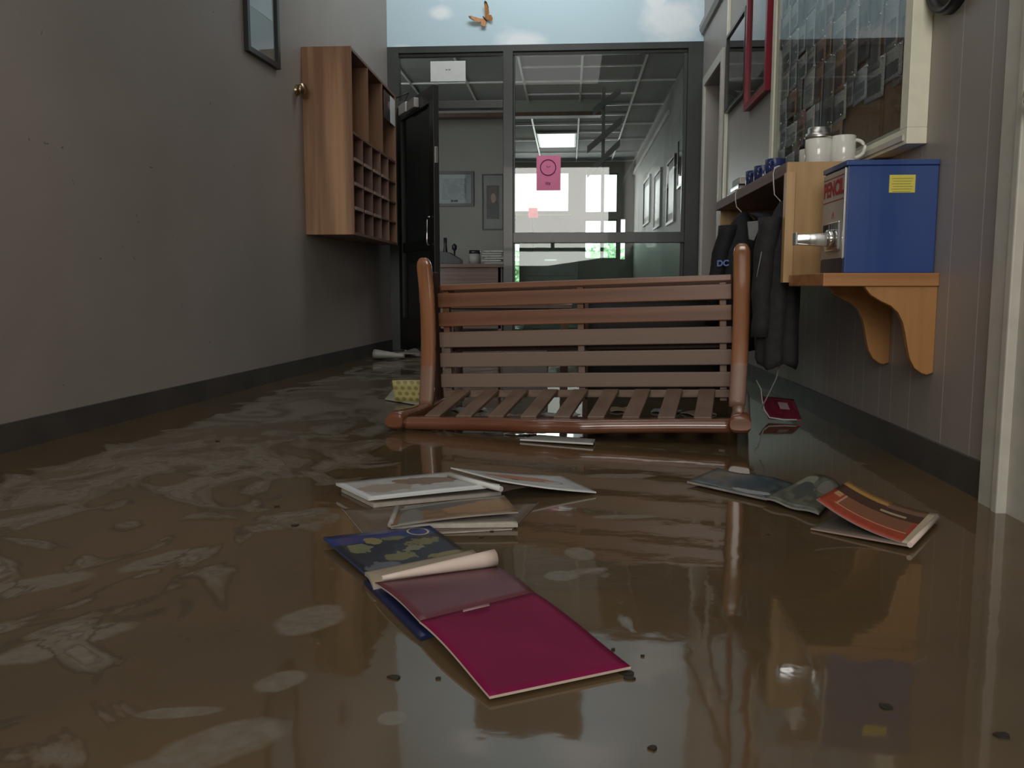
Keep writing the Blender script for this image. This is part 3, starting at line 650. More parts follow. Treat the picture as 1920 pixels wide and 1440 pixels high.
MB().lathe([(0, .12), (.064, .12), (.064, .16), (0, .16)], (X(891, 9.8), 9.8, .82), seg=20).build('lid', M['black_frame'], jr)
for i in range(6):
    r_ = random.Random(i); x0, z0 = X(908, 9.7)+r_.uniform(-.02, .02), .82+i*.026
    o = MB().box(x0, x0+.22, 9.6, 9.85, z0, z0+.022).build('paper_stack', M['grey_paper'] if i % 2 else M['mount_dim'], None, .003)
    tag(o, '%s grey paper folder in the untidy stack on the desk' % ('lowest', 'second lowest', 'third lowest', 'third highest', 'second highest', 'topmost')[i], 'folder', 'folders stacked on the desk'); rebase(o, (x0+.11, 9.72, z0))
# added post with slanted arms for the reflected bars, red sign, side table
M['rack'] = mat('grey_rack_metal', (0.10, 0.10, 0.098), 0.5)
rk = thing('slanted_arm_rack', 'dark metal post with three slanted arms standing before the far windows', 'rack', (.356, 9.5, 0))  # post and arms stand in for dark bars reflected in the glass
MB().box(.338, .374, 9.48, 9.52, 0, 2.70).build('post', M['rack'], rk)
for xa, za, xb, zb in ((.243, 2.44, .534, 2.65), (.184, 2.04, .552, 2.345), (.184, 1.78, .534, 2.11)):
    MB().prism([(xa, za-.045), (xa, za+.03), (xb, zb+.035), (xb, zb-.04)], 'Y', 9.44, 9.48).build('arm', M['rack'], rk)
rs = thing('red_sign', 'small red lettered sign standing in front of the far window', 'sign', (X(999, 12), 12, 1.52))
a, b_ = atY(991, 390, 12), atY(1008, 408, 12)
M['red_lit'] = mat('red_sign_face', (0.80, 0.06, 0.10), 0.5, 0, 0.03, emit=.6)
MB().box(a.x, b_.x, 11.98, 12.02, b_.z, a.z).build('sign_face', M['red_lit'], rs)
xc_ = (a.x+b_.x)/2+.02
MB().box(xc_-.018, xc_+.018, 11.975, 11.98, b_.z+.03, b_.z+.05).build('lettering', M['red_ink'], rs)
MB().box((a.x+b_.x)/2-.01, (a.x+b_.x)/2+.01, 11.99, 12.01, 1.06, b_.z).build('stand', M['black_frame'], rs)
ct = thing('filing_cabinet', 'grey waist-high cabinet below the far windows carrying the red sign', 'cabinet', (-.3, 12, 0))
MB().box(-.62, .12, 11.8, 12.3, 0, 1.06).build('cabinet_body', M['office_wall'], ct, .004)
for i in range(3):
    dd = MB().box(-.59, .09, 11.785, 11.80, .06+i*.33, .36+i*.33).build('drawer', M['window_frame'], ct, .002)
    MB().box(-.34, -.17, 11.77, 11.785, .26+i*.33, .28+i*.33).build('handle', M['silver'], dd)
# outside
struct('floor_outside', MB().box(-14, 14, OY+.2, 40, -.12, -.05), M['asphalt'])
def bush(label, x, y, r, h, name='hedge_bush'):
    rr = random.Random(int(x*100)+7); mb = MB()
    for _ in range(420):
        th, ph = rr.uniform(0, 2*PI), math.acos(rr.uniform(-.3, 1)); q = rr.uniform(.75, 1.0)
        c = Vector((x+r*q*math.sin(ph)*math.cos(th), y+r*q*math.sin(ph)*math.sin(th), h*.42+h*.58*q*math.cos(ph)))
        a = Vector((rr.uniform(-1, 1), rr.uniform(-1, 1), rr.uniform(-1, 1))).normalized(); b2 = a.orthogonal().normalized(); s_ = rr.uniform(.05, .12)
        v = [mb.bm.verts.new(c+a*s_), mb.bm.verts.new(c+b2*s_*.6), mb.bm.verts.new(c-a*s_), mb.bm.verts.new(c-b2*s_*.6)]
        mb.bm.faces.new(v)
    e = thing(name, label, 'bush', (x, y, -.05))
    mb.build('foliage', M['bush'], e)
    bmesh_core = MB().lathe([(0, 0), (r*.55, .05*h), (r*.8, h*.4), (r*.6, h*.75), (0, h*.9)], (x, y, -.05), seg=14); bmesh_core.build('inner_growth', M['bush'], e, smooth=True)
for x, lb in ((-2.4, 'green bush outside seen through the low window at the left'), (-.8, 'green bush outside behind the filing cabinet window wall'), (.80, 'green bush outside seen through the right far window'), (2.4, 'green bush outside furthest to the right')):
    bush(lb, x, 20.5, .72, 1.68)

# ------------------------------------------------------------------ left wall: cubby unit, knob, picture
CX, CY0, CY1, CZ0, CZ1, CM = -1.40, 5.56, 6.98, .905, 2.09, 1.57
cu = thing('cubby_shelf', 'oak wall-mounted pigeonhole cubby unit with tall and small compartments', 'shelf unit', (-1.55, (CY0+CY1)/2, CZ0))
T = .018
def wallband(y0, y1, z0, z1, x1=CX): return MB().prism([(x1, y0), (x1, y1), (XL(y1)+.001, y1), (XL(y0)+.001, y0)], 'Z', z0, z1)
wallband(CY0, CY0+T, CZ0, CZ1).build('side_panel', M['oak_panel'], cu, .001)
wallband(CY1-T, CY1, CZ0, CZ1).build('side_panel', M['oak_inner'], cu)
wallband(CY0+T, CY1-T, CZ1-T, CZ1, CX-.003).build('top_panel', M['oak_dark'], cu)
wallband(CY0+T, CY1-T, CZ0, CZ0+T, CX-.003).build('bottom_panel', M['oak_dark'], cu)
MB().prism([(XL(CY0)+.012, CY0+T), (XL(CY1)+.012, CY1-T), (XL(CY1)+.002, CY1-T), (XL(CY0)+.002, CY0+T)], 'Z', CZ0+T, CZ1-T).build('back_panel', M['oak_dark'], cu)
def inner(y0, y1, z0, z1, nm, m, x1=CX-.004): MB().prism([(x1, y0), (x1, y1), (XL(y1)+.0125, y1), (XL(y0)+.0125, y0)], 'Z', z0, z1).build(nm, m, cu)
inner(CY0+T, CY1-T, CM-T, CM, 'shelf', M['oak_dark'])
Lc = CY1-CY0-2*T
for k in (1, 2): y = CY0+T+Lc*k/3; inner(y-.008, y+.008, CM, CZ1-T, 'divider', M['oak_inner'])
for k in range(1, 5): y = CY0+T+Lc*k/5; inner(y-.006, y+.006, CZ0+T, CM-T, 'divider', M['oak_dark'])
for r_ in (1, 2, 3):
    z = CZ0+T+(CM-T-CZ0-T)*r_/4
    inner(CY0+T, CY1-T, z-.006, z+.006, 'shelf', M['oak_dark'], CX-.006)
# shelf front lips in lighter oak for the light on their edges
    for k in range(5):
        if (r_ == 1 and k > 2) or (k > 3): continue
        y0 = CY0+T+Lc*k/5+.03; MB().box(CX-.006, CX+.002, y0, y0+Lc/5-.06, z-.012, z+.010).build('label_holder', M['oak_edge'], cu)
o = MB().box(CX-.13, CX-.02, 6.60, 6.603, CM+.31, CM+.47).build('photo_card', M['grey_paper'])
o = rebase(o, (CX-.07, 6.6, CM+.31)); bpy.data.objects.remove(o)
pc = thing('photo_card', 'small photo card with white border tucked in the top far cubby compartment', 'card', (CX-.05, 6.9, CM+.26))
MB().box(CX-.006, CX-.003, 6.56, 6.955, CM+.27, CM+.475).build('card', M['art_brown'], pc)
MB().box(CX-.003, CX-.001, 6.78, 6.955, CM+.27, CM+.475).build('white_strip', M['white_paper'], pc)
kb = Vector((-1.70, 5.47, 1.80))
MB_k = MB().lathe([(0, 0), (.032, 0), (.034, .008), (.014, .014), (.014, .03), (.034, .036), (.038, .05), (.034, .064), (0, .068)], (XL(5.46)+.0, 5.46, 1.80), (1, -.45, 0), 24)
o = MB_k.build('door_stop', M['brass']); tag(o, 'round aged brass door stop on the left wall beside the cubby unit', 'door stop'); rebase(o, (XL(5.46), 5.46, 1.80))
# picture on left wall: built flat then turned to the wall's angle
e = thing('framed_picture', 'black framed print hanging high on the left wall left of the cubby unit', 'picture', (XL(4.95), 4.95, 1.85), (0, 0, -math.atan(.075)))
def lbox(*a): return MB().box(*a)
lbox(0, .028, -.215, .215, 0, .03).box(0, .028, -.215, .215, .95, .98).box(0, .028, -.215, -.185, .03, .95).box(0, .028, .185, .215, .03, .95).build('frame', M['black_frame'], e, .001, True)
lbox(.004, .007, -.185, .185, .03, .95).build('mount', M['mount_dim'], e, 0, True)
lbox(.007, .010, -.15, .15, .26, .92).build('print', print_mat('pale_text_poster', (.45, .49, .52), [], .6, .06, 9), e, 0, True)
lbox(.014, .016, -.185, .185, .03, .95).build('glass', M['display_glass'], e, 0, True)

# ------------------------------------------------------------------ right wall: pictures, display case, clock
side_picture('silver framed picture on the right wall between the doorway and the red frame', 5.61, 6.27, 1.775, 2.30, XR, -1, M['metal_frame'], print_mat('dark_grey_print', (.10, .11, .11), [], .4, .3, 4), .022, .03, mount=mat('slate_mount', (.12, .13, .13), .5))
side_picture('tall red framed picture on the right wall beside the display case', 4.97, 5.56, 1.65, 2.75, XR, -1, M['red_frame'], print_mat('slate_blue_print', (.16, .19, .23), [], .4, .3, 4), .04, .035, mount=mat('slate_blue_mount', (.15, .18, .22), .5))
BY0, BY1, BZ0, BZ1, BD = 2.81, 4.70, 1.01, 2.16, .062
dc_ = thing('display_case', 'cream framed glass display case of clippings on the right wall above the shelf', 'display case', (XR, (BY0+BY1)/2, BZ0))
fx0 = XR-BD
MB().box(fx0, XR, BY0, BY1, BZ0, BZ0+.05).box(fx0, XR, BY0, BY1, BZ1-.05, BZ1).box(fx0, XR, BY0, BY0+.06, BZ0+.05, BZ1-.05).box(fx0, XR, BY1-.06, BY1, BZ0+.05, BZ1-.05).build('frame', M['cream'], dc_, .002)
MB().box(fx0-.006, fx0, BY0+.02, BY1-.02, BZ0+.012, BZ0+.03).box(fx0+.012, fx0+.02, BY0+.06, BY1-.06, BZ0+.05, BZ0+.066).box(fx0+.012, fx0+.02, BY0+.06, BY0+.078, BZ0+.05, BZ1-.05).box(fx0+.012, fx0+.02, BY1-.078, BY1-.06, BZ0+.05, BZ1-.05).build('moulding', M['casing'], dc_)
MB().box(XR-.008, XR-.001, BY0+.06, BY1-.06, BZ0+.05, BZ1-.05).build('cork_back', M['cork'], dc_)
MB().box(fx0+.008, fx0+.011, BY0+.06, BY1-.06, BZ0+.05, BZ1-.05).build('glass', M['display_glass'], dc_)
rc = random.Random(11)
cm = []
for i, (c1, c2) in enumerate((((.40, .40, .38), (.08, .08, .08)), ((.22, .21, .20), (.09, .08, .07)), ((.52, .52, .49), (.20, .20, .19)), ((.12, .10, .09), (.04, .04, .04)), ((.30, .18, .13), (.07, .04, .03)), ((.42, .45, .47), (.14, .16, .18)))):
    cm.append(print_mat('newsprint_%s' % 'abcdef'[i], c1, [('box', .5, .35, .35, .22, c2, .3)], .6, .35, 22))
pins = M['chrome']
ny, nz = 12, 7; cnt = 0
for iy in range(ny):
    for iz in range(nz):
        if iy < 5 and iz == 0 and rc.random() < .8: continue
        if iy < 3 and iz == 1 and rc.random() < .5: continue
        w_, h_ = rc.uniform(.12, .22), rc.uniform(.10, .20)
        yc = BY0+.12+(BY1-BY0-.24)*(iy+.5)/ny+rc.uniform(-.03, .03); zc = BZ0+.10+(BZ1-BZ0-.2)*(iz+.5)/nz+rc.uniform(-.02, .02)
        yc = min(max(yc, BY0+.07+w_/2), BY1-.07-w_/2); zc = min(max(zc, BZ0+.06+h_/2), BZ1-.06-h_/2)
        ORD = ('first', 'second', 'third', 'fourth', 'fifth', 'sixth', 'seventh', 'eighth', 'ninth', 'tenth', 'eleventh', 'twelfth')
        e = thing('newspaper_clipping', 'display case clipping, %s row from the bottom, %s from the camera end' % (ORD[iz], ORD[iy]), 'clipping', (XR-.009, yc, zc), (rc.uniform(-.05, .05), 0, 0), 'clippings pinned in the display case')
        off = -.001-.00035*cnt; cnt += 1
        nrow = 6; mb = MB(); vs = []
        for k in range(nrow+1):      # slight curl at the free lower edge
            t_ = k/nrow; vs.append((mb.bm.verts.new((off, w_/2, -h_/2+h_*t_)), mb.bm.verts.new((off, -w_/2, -h_/2+h_*t_))))
        for k in range(nrow):
            f = mb.bm.faces.new((vs[k][0], vs[k][1], vs[k+1][1], vs[k+1][0])); f.smooth = True
            for l, q in zip(f.loops, ((0, k/nrow), (1, k/nrow), (1, (k+1)/nrow), (0, (k+1)/nrow))): l[mb.uv].uv = q
        ob = mb.build('paper', rc.choice(cm), e, 0, True); pa_ = ob
        so = ob.modifiers.new('thickness', 'SOLIDIFY'); so.thickness = .0006; so.offset = 0
        for sy in (-1, 1): MB().lathe([(0, -.0002), (.005, -.0002), (.005, .003), (.003, .005), (0, .0052)], (off, sy*w_*.4, h_*.44), (-1, 0, 0), 8).build('push_pin', pins, pa_, 0, True)
ck = thing('wall_clock', 'round black wall clock on the right wall at the top edge', 'clock', (XR, 2.66, 1.50))
MB().lathe([(.13, 0), (.15, .0), (.152, .02), (.145, .035), (.13, .03), (.126, .012), (.126, .0)], (XR, 2.66, 1.506), (-1, 0, 0), 48).build('rim', M['black'], ck)
MB().lathe([(0, .002), (.128, .002), (.128, .010), (0, .010)], (XR, 2.66, 1.506), (-1, 0, 0), 48).build('clock_face', M['mount_dim'], ck)
MB().box(XR-.014, XR-.011, 2.656, 2.664, 1.50, 1.60).box(XR-.014, XR-.011, 2.60, 2.664, 1.502, 1.510).build('clock_hands', M['black'], ck)

# ------------------------------------------------------------------ coat shelf unit
cs = thing('coat_shelf', 'pine coat shelf unit with open underside mounted on the right wall', 'shelf', (.95, 3.8, .593))
MB().box(.757, XR, 3.10, 3.118, .593, .998).build('end_panel', M['pine'], cs, .001)
MB().box(.752, .784, 3.086, 3.124, .580, .962).build('edge_strip', M['pine'], cs, .002)
MB().box(.780, XR, 4.55, 4.57, .60, .958).build('end_panel', M['pine'], cs)
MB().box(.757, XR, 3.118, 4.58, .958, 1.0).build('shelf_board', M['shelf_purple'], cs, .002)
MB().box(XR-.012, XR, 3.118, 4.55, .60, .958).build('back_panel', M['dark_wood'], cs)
MB().tube([(.95, 3.118, .90), (.95, 4.55, .90)], .011, 10).build('hanging_rod', M['black_frame'], cs)

def mug(label, c, r, h, m, handle_dir=(1, 0), lid=None, rod=False, name='mug', group=None):
    e = thing(name, label, 'mug', c, (0, 0, 0), group)
    x, y, z = c
    MB().lathe([(0, 0), (r*.92, 0), (r, .006), (r, h-.002), (r-.002, h), (r-.005, h-.002), (r-.005, .008), (0, .008)], c, seg=28).build('cup', m, e)
    hd_ = Vector((handle_dir[0], handle_dir[1], 0)).normalized()
    pts = [Vector(c)+hd_*(r-.004+.034*math.sin(a)*1.0)+Vector((0, 0, h*.5-math.cos(a)*h*.32)) for a in [PI*i/12 for i in range(13)]]
    MB().tube(pts, .0065, 10).build('handle', m, e)
    if lid:
        MB().lathe([(0, h), (r*1.02, h), (r*1.04, h+.006), (r*1.0, h+.018), (r*.84, h+.020), (r*.84, h+.036), (r*.78, h+.040), (0, h+.040)], c, seg=28).build('lid', lid, e)
    if rod: MB().tube([(x, y, z+h+.038), (x, y, z+h+.20)], .0018, 6).build('plunger_rod', M['black'], e)
    return e
ZS = 1.0
mug('white mug with dark steel lid and thin upright plunger rod on the coat shelf', (.885, 3.19, ZS), .046, .088, M['mug_white'], (-.3, 1), M['silver'], True, 'lidded_mug')
mug('plain white open mug with handle to the right standing above the blue dispenser', (.966, 3.17, ZS), .042, .095, M['mug_white'], (1, -.55))
mug('white mug with black lid behind the mug with the plunger rod', (.915, 3.40, ZS), .042, .085, M['mug_white'], (0, 1), M['black'], False, 'lidded_mug')
mug('white mug half hidden between the two front white mugs', (.998, 3.36, ZS), .038, .085, M['mug_white'], (0, 1))
mug('navy mug nearest on the coat shelf with round handle', (.835, 3.62, ZS), .040, .082, M['mug_navy'], (-.6, -1))
mug('navy mug in the middle of the three on the coat shelf', (.832, 3.82, ZS), .040, .082, M['mug_navy'], (-.6, -1))
mug('navy mug farthest along the coat shelf beside the books', (.83, 3.98, ZS), .040, .082, M['mug_navy'], (-.6, -1))
for i, (x0, y0, wx, wy, th, m, lb) in enumerate(((.79, 4.22, .16, .22, .028, M['navy_metal'], 'navy book at the bottom of the pile on the coat shelf'), (.80, 4.20, .15, .20, .022, M['mug_navy'], 'blue book in the middle of the pile on the coat shelf'), (.80, 4.17, .15, .19, .032, M['white_paper'], 'white topped box on top of the books on the coat shelf'))):
    z0 = ZS+(0, .028, .050)[i]
    e = thing('book' if i < 2 else 'card_box', lb, 'book' if i < 2 else 'box', (x0+wx/2, y0+wy/2, z0))
    MB().box(x0, x0+wx, y0, y0+wy, z0, z0+.004).box(x0, x0+wx, y0, y0+wy, z0+th-.004, z0+th).box(x0, x0+.004, y0, y0+wy, z0+.004, z0+th-.004).build('cover', m, e, .001)
    MB().box(x0+.004, x0+wx-.005, y0+.004, y0+wy-.004, z0+.004, z0+th-.004).build('pages' if i < 2 else 'contents', M['page_edge'], e)

# coats on hangers hooked over the shelf front
def coat(name, label, cx, cy, ztop, zbot, half, depth, m, seed, lean=0):
    e = thing(name, label, 'coat', (cx, cy, ztop))
    rr = random.Random(seed); ph = [rr.uniform(0, 6) for _ in range(4)]
    rings = []; n = 40; L = ztop-zbot
    for i in range(25):
        t = i/24
        hw = half*(.16+.84*min(1, (t/.18))**.7)*(1+.12*t) if t < 1 else half
        dp = depth*(.35+.65*min(1, t/.25))*(1+.15*t)
        z = ztop-L*t - (.0)
        ring = []
        for k in range(n):
            a = 2*PI*k/n
            fold = 1+.10*t*math.sin(5*a+ph[0]+2*t)+.07*t*math.sin(9*a+ph[1])+.03*math.sin(13*a+ph[2]+7*t)
            ring.append((cx+hw*fold*math.cos(a)+lean*t, cy+dp*fold*math.sin(a), z-.05*abs(math.cos(a))*(1-t)*min(1, t*4)+.012*t*math.sin(3*a+ph[3])))
        rings.append(ring)
    MB().loft(rings).build('body_cloth', m, e)
    # sleeve on the aisle side
    sl = []
    for i in range(12):
        t = i/11; z = ztop-.06-L*.72*t
        cxx = cx-half*(.75+.30*min(1, t*2.2))+lean*t
        sl.append([(cxx+.042*(1-.2*t)*math.cos(a)*(1+.12*math.sin(6*t*3+a)), cy-.02+.05*(1-.2*t)*math.sin(a), z) for a in [2*PI*k/16 for k in range(16)]])
    MB().loft(sl).build('sleeve', m, e)
    hg = MB().tube([(.79, cy, 1.003), (.765, cy, 1.006), (.750, cy, 1.000), (.746, cy, .98), (.748, cy, .945), (.752, cy, ztop+.025), (cx-.012, cy, ztop+.004), (cx-.004, cy, ztop-.01)], .0022, 8)
    return e, hg
e, hg = coat('black_jacket', 'black jacket with blue embroidered letters hanging at the far end of the coat shelf', .785, 3.98, .900, .28, .095, .07, M['coat_black'], 3, -.03)
o = hg.build('wire_hanger', M['white_plastic']); tag(o, 'white wire hanger holding the black jacket on the coat shelf', 'hanger'); rebase(o, (.76, 3.98, .9))
p = atY(1355, 494, 3.885)
text('embroidery', 'DC', .036, M['blue_thread'], e, (p.x, 3.882, p.z), (1, 0, .05), (0, 0, 1), bold=.0015)
MB().loft([rrect(.835+.02*i, 3.86-.01*i, .885-.016*i, .050, .045, 14) for i in range(4)]).build('hood', M['hood'], e)
e, hg = coat('charcoal_coat', 'long charcoal coat on a hanger nearest the pine end panel', .785, 3.26, .878, .27, .066, .062, M['coat_grey'], 5)
o = hg.build('wire_hanger', M['white_plastic']); tag(o, 'white wire hanger holding the charcoal coat on the coat shelf', 'hanger'); rebase(o, (.76, 3.26, .9))
pa, pb = atY(1428, 472, 3.19), atY(1418, 520, 3.19)
MB().tube([(pa.x, 3.190, pa.z), ((pa.x+pb.x)/2, 3.186, (pa.z+pb.z)/2), (pb.x, 3.186, pb.z)], .0014, 6).build('zip', M['trim_grey'], e)
e = thing('grey_scarf', 'light grey cloth hanging between the black jacket and the charcoal coat', 'scarf', (.78, 3.6, .83))
MB().prism([(X(1389, 3.6), .830), (X(1416, 3.6), .834), (X(1402, 3.6), .752), (X(1393, 3.6), .758)], 'Y', 3.59, 3.605).build('cloth', M['grey_cloth'], e, .003)
e = thing('lime_bag', 'lime green quilted bag hanging behind the right arm of the bench', 'bag', (.83, 3.62, .30))
MB().loft([rrect(.82, 3.62, .30+.175*t, .045*(1-.15*abs(t-.5)), .03, 16, 4) for t in [i/8 for i in range(9)]]).build('bag_body', M['lime'], e)
MB().tube([(.79, 3.62, .47), (.81, 3.64, .60), (.86, 3.65, .62), (.90, 3.62, .47)], .005, 6).build('strap', M['coat_black'], e)
o = MB().tube([(.80, 3.28, .285), (.79, 3.29, .22), (.765, 3.31, .15), (.745, 3.32, .10)], .003, 6).build('dangling_cord', M['grey_cloth'])
o.location = (0, 0, 0); tag(o, 'thin grey cord dangling below the charcoal coat', 'cord'); rebase(o, (.80, 3.28, .28))

# ------------------------------------------------------------------ pencil shelf and dispenser
SY0, SY1 = 2.66, 3.07
ps = thing('bracket_shelf', 'small orange pine shelf on two scrolled brackets below the blue dispenser', 'shelf', (.95, 2.85, .30))
MB().box(.768, XR, SY0, SY1, .567, .607).build('shelf_board', M['pine_shelf'], ps, .003)
def bracket(y):
    pts = [(XR, .567), (.895, .567)]
    raw = [(.900, .558), (.915, .540), (.945, .522), (.975, .508), (.998, .487), (1.013, .458), (1.022, .425), (1.030, .385), (1.040, .345), (1.055, .318), (1.075, .303), (1.092, .298), (XR, .305)]
    MB().prism(pts+raw, 'Y', y, y+.022).build('bracket', M['pine_bracket'], ps, .002)
bracket(SY0+.01); bracket(SY1-.04)
dp = thing('pencil_dispenser', 'blue metal pencil vending box with chrome coin slide on the pine shelf', 'dispenser', (.97, 2.82, .607))
bx0, bx1, by0, by1 = .836, 1.108, 2.70, 2.935
MB().box(bx0+.004, bx1, by0, by1, .607, .930).build('case', M['blue_metal'], dp, .003)
MB().box(bx0-.002, bx1, by0-.004, by1+.003, .930, .946).build('lid', M['blue_metal'], dp, .002)
fp = MB().box(bx0-.001, bx0+.004, by0+.004, by1-.004, .654, .924).build('front_plate', M['plate'], dp, .001)
MB().box(bx0-.0005, bx0+.004, by0+.004, by1-.004, .607, .652).build('pencil_tray', M['navy_metal'], dp)
MB().box(bx0-.004, bx0-.001, by0+.001, by0+.006, .652, .925).build('edge_trim', M['chrome'], dp)
text('pencil_lettering', 'PENCIL', .064, M['red_ink'], fp, (bx0-.0018, (by0+by1)/2, .872), (0, -1, 0), (0, 0, 1), bold=.0022)
MB().box(bx0-.002, bx0-.001, by0+.01, by1-.01, .907, .909).box(bx0-.002, bx0-.001, by0+.01, by1-.01, .834, .8365).build('red_lines', M['red_ink'], fp)
yc_ = (by0+by1)/2-.005
MB().prism([(yc_+.016, .782), (yc_+.006, .782), (yc_+.004, .790), (yc_-.004, .790), (yc_-.006, .782), (yc_-.016, .782), (yc_-.010, .796), (yc_, .803), (yc_+.010, .797)], 'X', bx0-.002, bx0-.0008).build('small_emblem', mat('faded_orange_ink', (.35, .16, .08), .6), fp)
cp = MB().box(bx0-.012, bx0-.001, 2.725, 2.860, .678, .768).build('coin_plate', M['chrome'], dp, .004)
MB().box(bx0-.020, bx0-.011, 2.80, 2.855, .70, .762).build('coin_slot', M['black'], cp, .003)
MB().lathe([(0, 0), (.030, 0), (.028, .018), (.02, .022), (0, .022)], (bx0-.012, 2.775, .715), (-1, 0, 0), 24).build('coin_boss', M['chrome'], cp)
cslide = MB().loft([[(bx0-.034-.09*t, 2.775+sy*(.024-.006*t), .712+sz*(.021-.006*t)) for sy, sz in ((-1, -1), (1, -1), (1, 1), (-1, 1))] for t in (0, .5, 1)])
cslide.box(bx0-.130, bx0-.124, 2.757, 2.793, .695, .735)
cslide.build('coin_slide', M['chrome'], cp, .0015)
a, b_ = atY(1668, 328, by0), atY(1715, 361, by0)
st = MB().box(a.x, b_.x, by0-.0015, by0, b_.z, a.z).build('yellow_label', M['yellow'], dp)
ln = MB()
for i in range(6):
    z = a.z-.010-i*.0078; ln.box(a.x+.007+(i % 2)*.003, b_.x-.007-(i % 3)*.003, by0-.0019, by0-.0014, z-.0016, z)
ln.build('small_print', M['yellow_ink'], st)

# ------------------------------------------------------------------ the overturned bench
R_ = math.radians
bn = thing('wooden_bench', 'red-brown slatted wooden bench tipped onto its back across the hallway', 'bench', (-.56, 3.75, .03), (0, R_(-1.9), R_(-11.3)))
L = 1.255
def bp(mb, nm, m, bev=.003): return mb.build(nm, m, bn, bev, True)
for (z0, z1) in ((.444, .507), (.360, .423), (.268, .336), (.180, .243), (.090, .151)):
    bp(MB().box(0, L, -.011, .011, z0, z1), 'seat_slat', M['slat'], .004)
bp(MB().box(.015, L, -.014, .050, .518, .544), 'seat_front_rail', M['rail'], .005)
bp(MB().box(.012, L, -.010, .012, .046, .078), 'seat_back_rail', M['spindle'])
for u in (.015, .618, 1.205): bp(MB().box(u, u+.028, .0115, .045, .03, .515), 'cross_bearer', M['slat'], .002)
for u in (-.040, L+.004): bp(MB().box(u, u+.034, -.06, .040, .0, .60), 'side_frame', M['dark_wood'], .004)
for u in (-.055, L+.0):
    mb = MB().loft([rrect(u+.033, v, 0.015 if v > -.4 else .010, 1, 1, 16) for v in (0,)] , cap=False) if False else MB()
    prof = [(-.505, .012, .020), (-.49, .012, .034), (-.44, .012, .038), (-.30, .012, .030), (0, .012, .028), (.15, .012, .028), (.27, .012, .024)]
    rings = []
    for v, zc, hz_ in prof:
        rings.append([(u+.033+.036*math.copysign(abs(math.cos(t))**.6, math.cos(t)), v, zc+hz_*math.copysign(abs(math.sin(t))**.6, math.sin(t))) for t in [2*PI*k/16 for k in range(16)]])
    bp(mb.loft(rings), 'back_post', M['crest'], 0)
# armrests: flat rounded boards, now standing upright
def arm(uc, sgn):
    rings = []
    N = 22
    for t in [i/N*.93 for i in range(N)] + [.93+.07*math.sin(PI/2*k/7) for k in range(8)]:
        z = .03+.627*t
        a = .032; b2 = .017
        if t > .93: k = math.sqrt(max(0.01, 1-((t-.93)/.07)**2)); a *= .25+.75*k; b2 *= .3+.7*k
        du0 = .022*t
        dv = -.155+.018*math.sin(t*PI*1.1)-.022*max(0, t-.75)*4*.5
        du = du0+sgn*.006*math.sin(t*PI)
        rings.append(rrect(uc+du, dv, z, a, b2, 20, 3.2))
    bp(MB().loft(rings), 'armrest', M['arm'], 0)
arm(-.018, -1 if False else 1); arm(L+.018, 1)
for u in (-.035, L+.008): bp(MB().box(u, u+.03, -.145, -.055, .47, .54), 'arm_support', M['dark_wood'], .003)
# scalloped crest rail
def crest():
    n = 60; out = []
    for i in range(n+1):
        t = i/n; u = .0+(L+.0)*t
        v = -.465-.045*math.exp(-((t-.52)/.24)**2)-.012*math.sin(t*PI*6)**2*math.exp(-((t-.5)/.2)**2)
        out.append((u, v))
    return out
cr = crest()
rings = []
for (u, v) in cr:
    vi = -.405; zt, zb = .022, -.026
    rings.append([(u, vi, zb), (u, v+.006, zb), (u, v-.004, zb+.012), (u, v-.006, .004), (u, v, zt-.008), (u, v+.012, zt), (u, vi, zt)])
bp(MB().loft(rings), 'crest_rail', M['crest'], 0)
for k in range(9):
    u = .105+.131*k
    bp(MB().prism([(-.42, .012), (-.42, .026), (-.012, .083), (-.012, .066)], 'X', u-.030, u+.034), 'back_slat', M['spindle'], .003)
for u in (-.035, L+.0): bp(MB().box(u, u+.045, .045, .24, .49, .54), 'leg', M['dark_wood'], .006)
bp(MB().box(.0, L, .12, .145, .24, .30), 'stretcher', M['dark_wood'])
bp(MB().box(.0, L, .19, .215, .49, .53), 'stretcher', M['dark_wood'])

# furniture jammed behind the bench
sb = thing('toppled_bookcase', 'dark wooden bookcase standing in the water right behind the bench', 'bookcase', (.42, 4.75, 0))
MB().box(.08, .86, 4.5, 4.86, .545, .57).build('top_panel', M['dark_wood'], sb, .003)
for x in (.08, .84): MB().box(x, x+.022, 4.5, 4.86, 0, .545).build('side_panel', M['dark_wood'], sb)
MB().box(.102, .84, 4.5, 4.86, .28, .30).build('shelf', M['dark_wood'], sb)
MB().box(.102, .84, 4.84, 4.86, 0, .545).build('back_panel', M['black'], sb)
tb = thing('side_table', 'low brown wooden table behind the left half of the bench', 'table', (-.35, 5.2, 0))
MB().box(-.75, .02, 4.95, 5.45, .44, .465).build('tabletop', M['dark_wood'], tb, .003)
for x in (-.72, -.05):
    for y in (4.98, 5.38): MB().box(x, x+.045, y, y+.045, 0, .44).build('leg', M['dark_wood'], tb)
MB().box(-.70, 0, 4.99, 5.01, .36, .44).build('apron', M['dark_wood'], tb)

# ------------------------------------------------------------------ magazines and debris in the water
def F2(px, py, z=.012): p = atZ(px, py, z); return (p.x, p.y)
def bend(h0, hu=0, hv=0, k=1): return lambda u, v: h0+hu*u+hv*v
PG = M['page_edge']
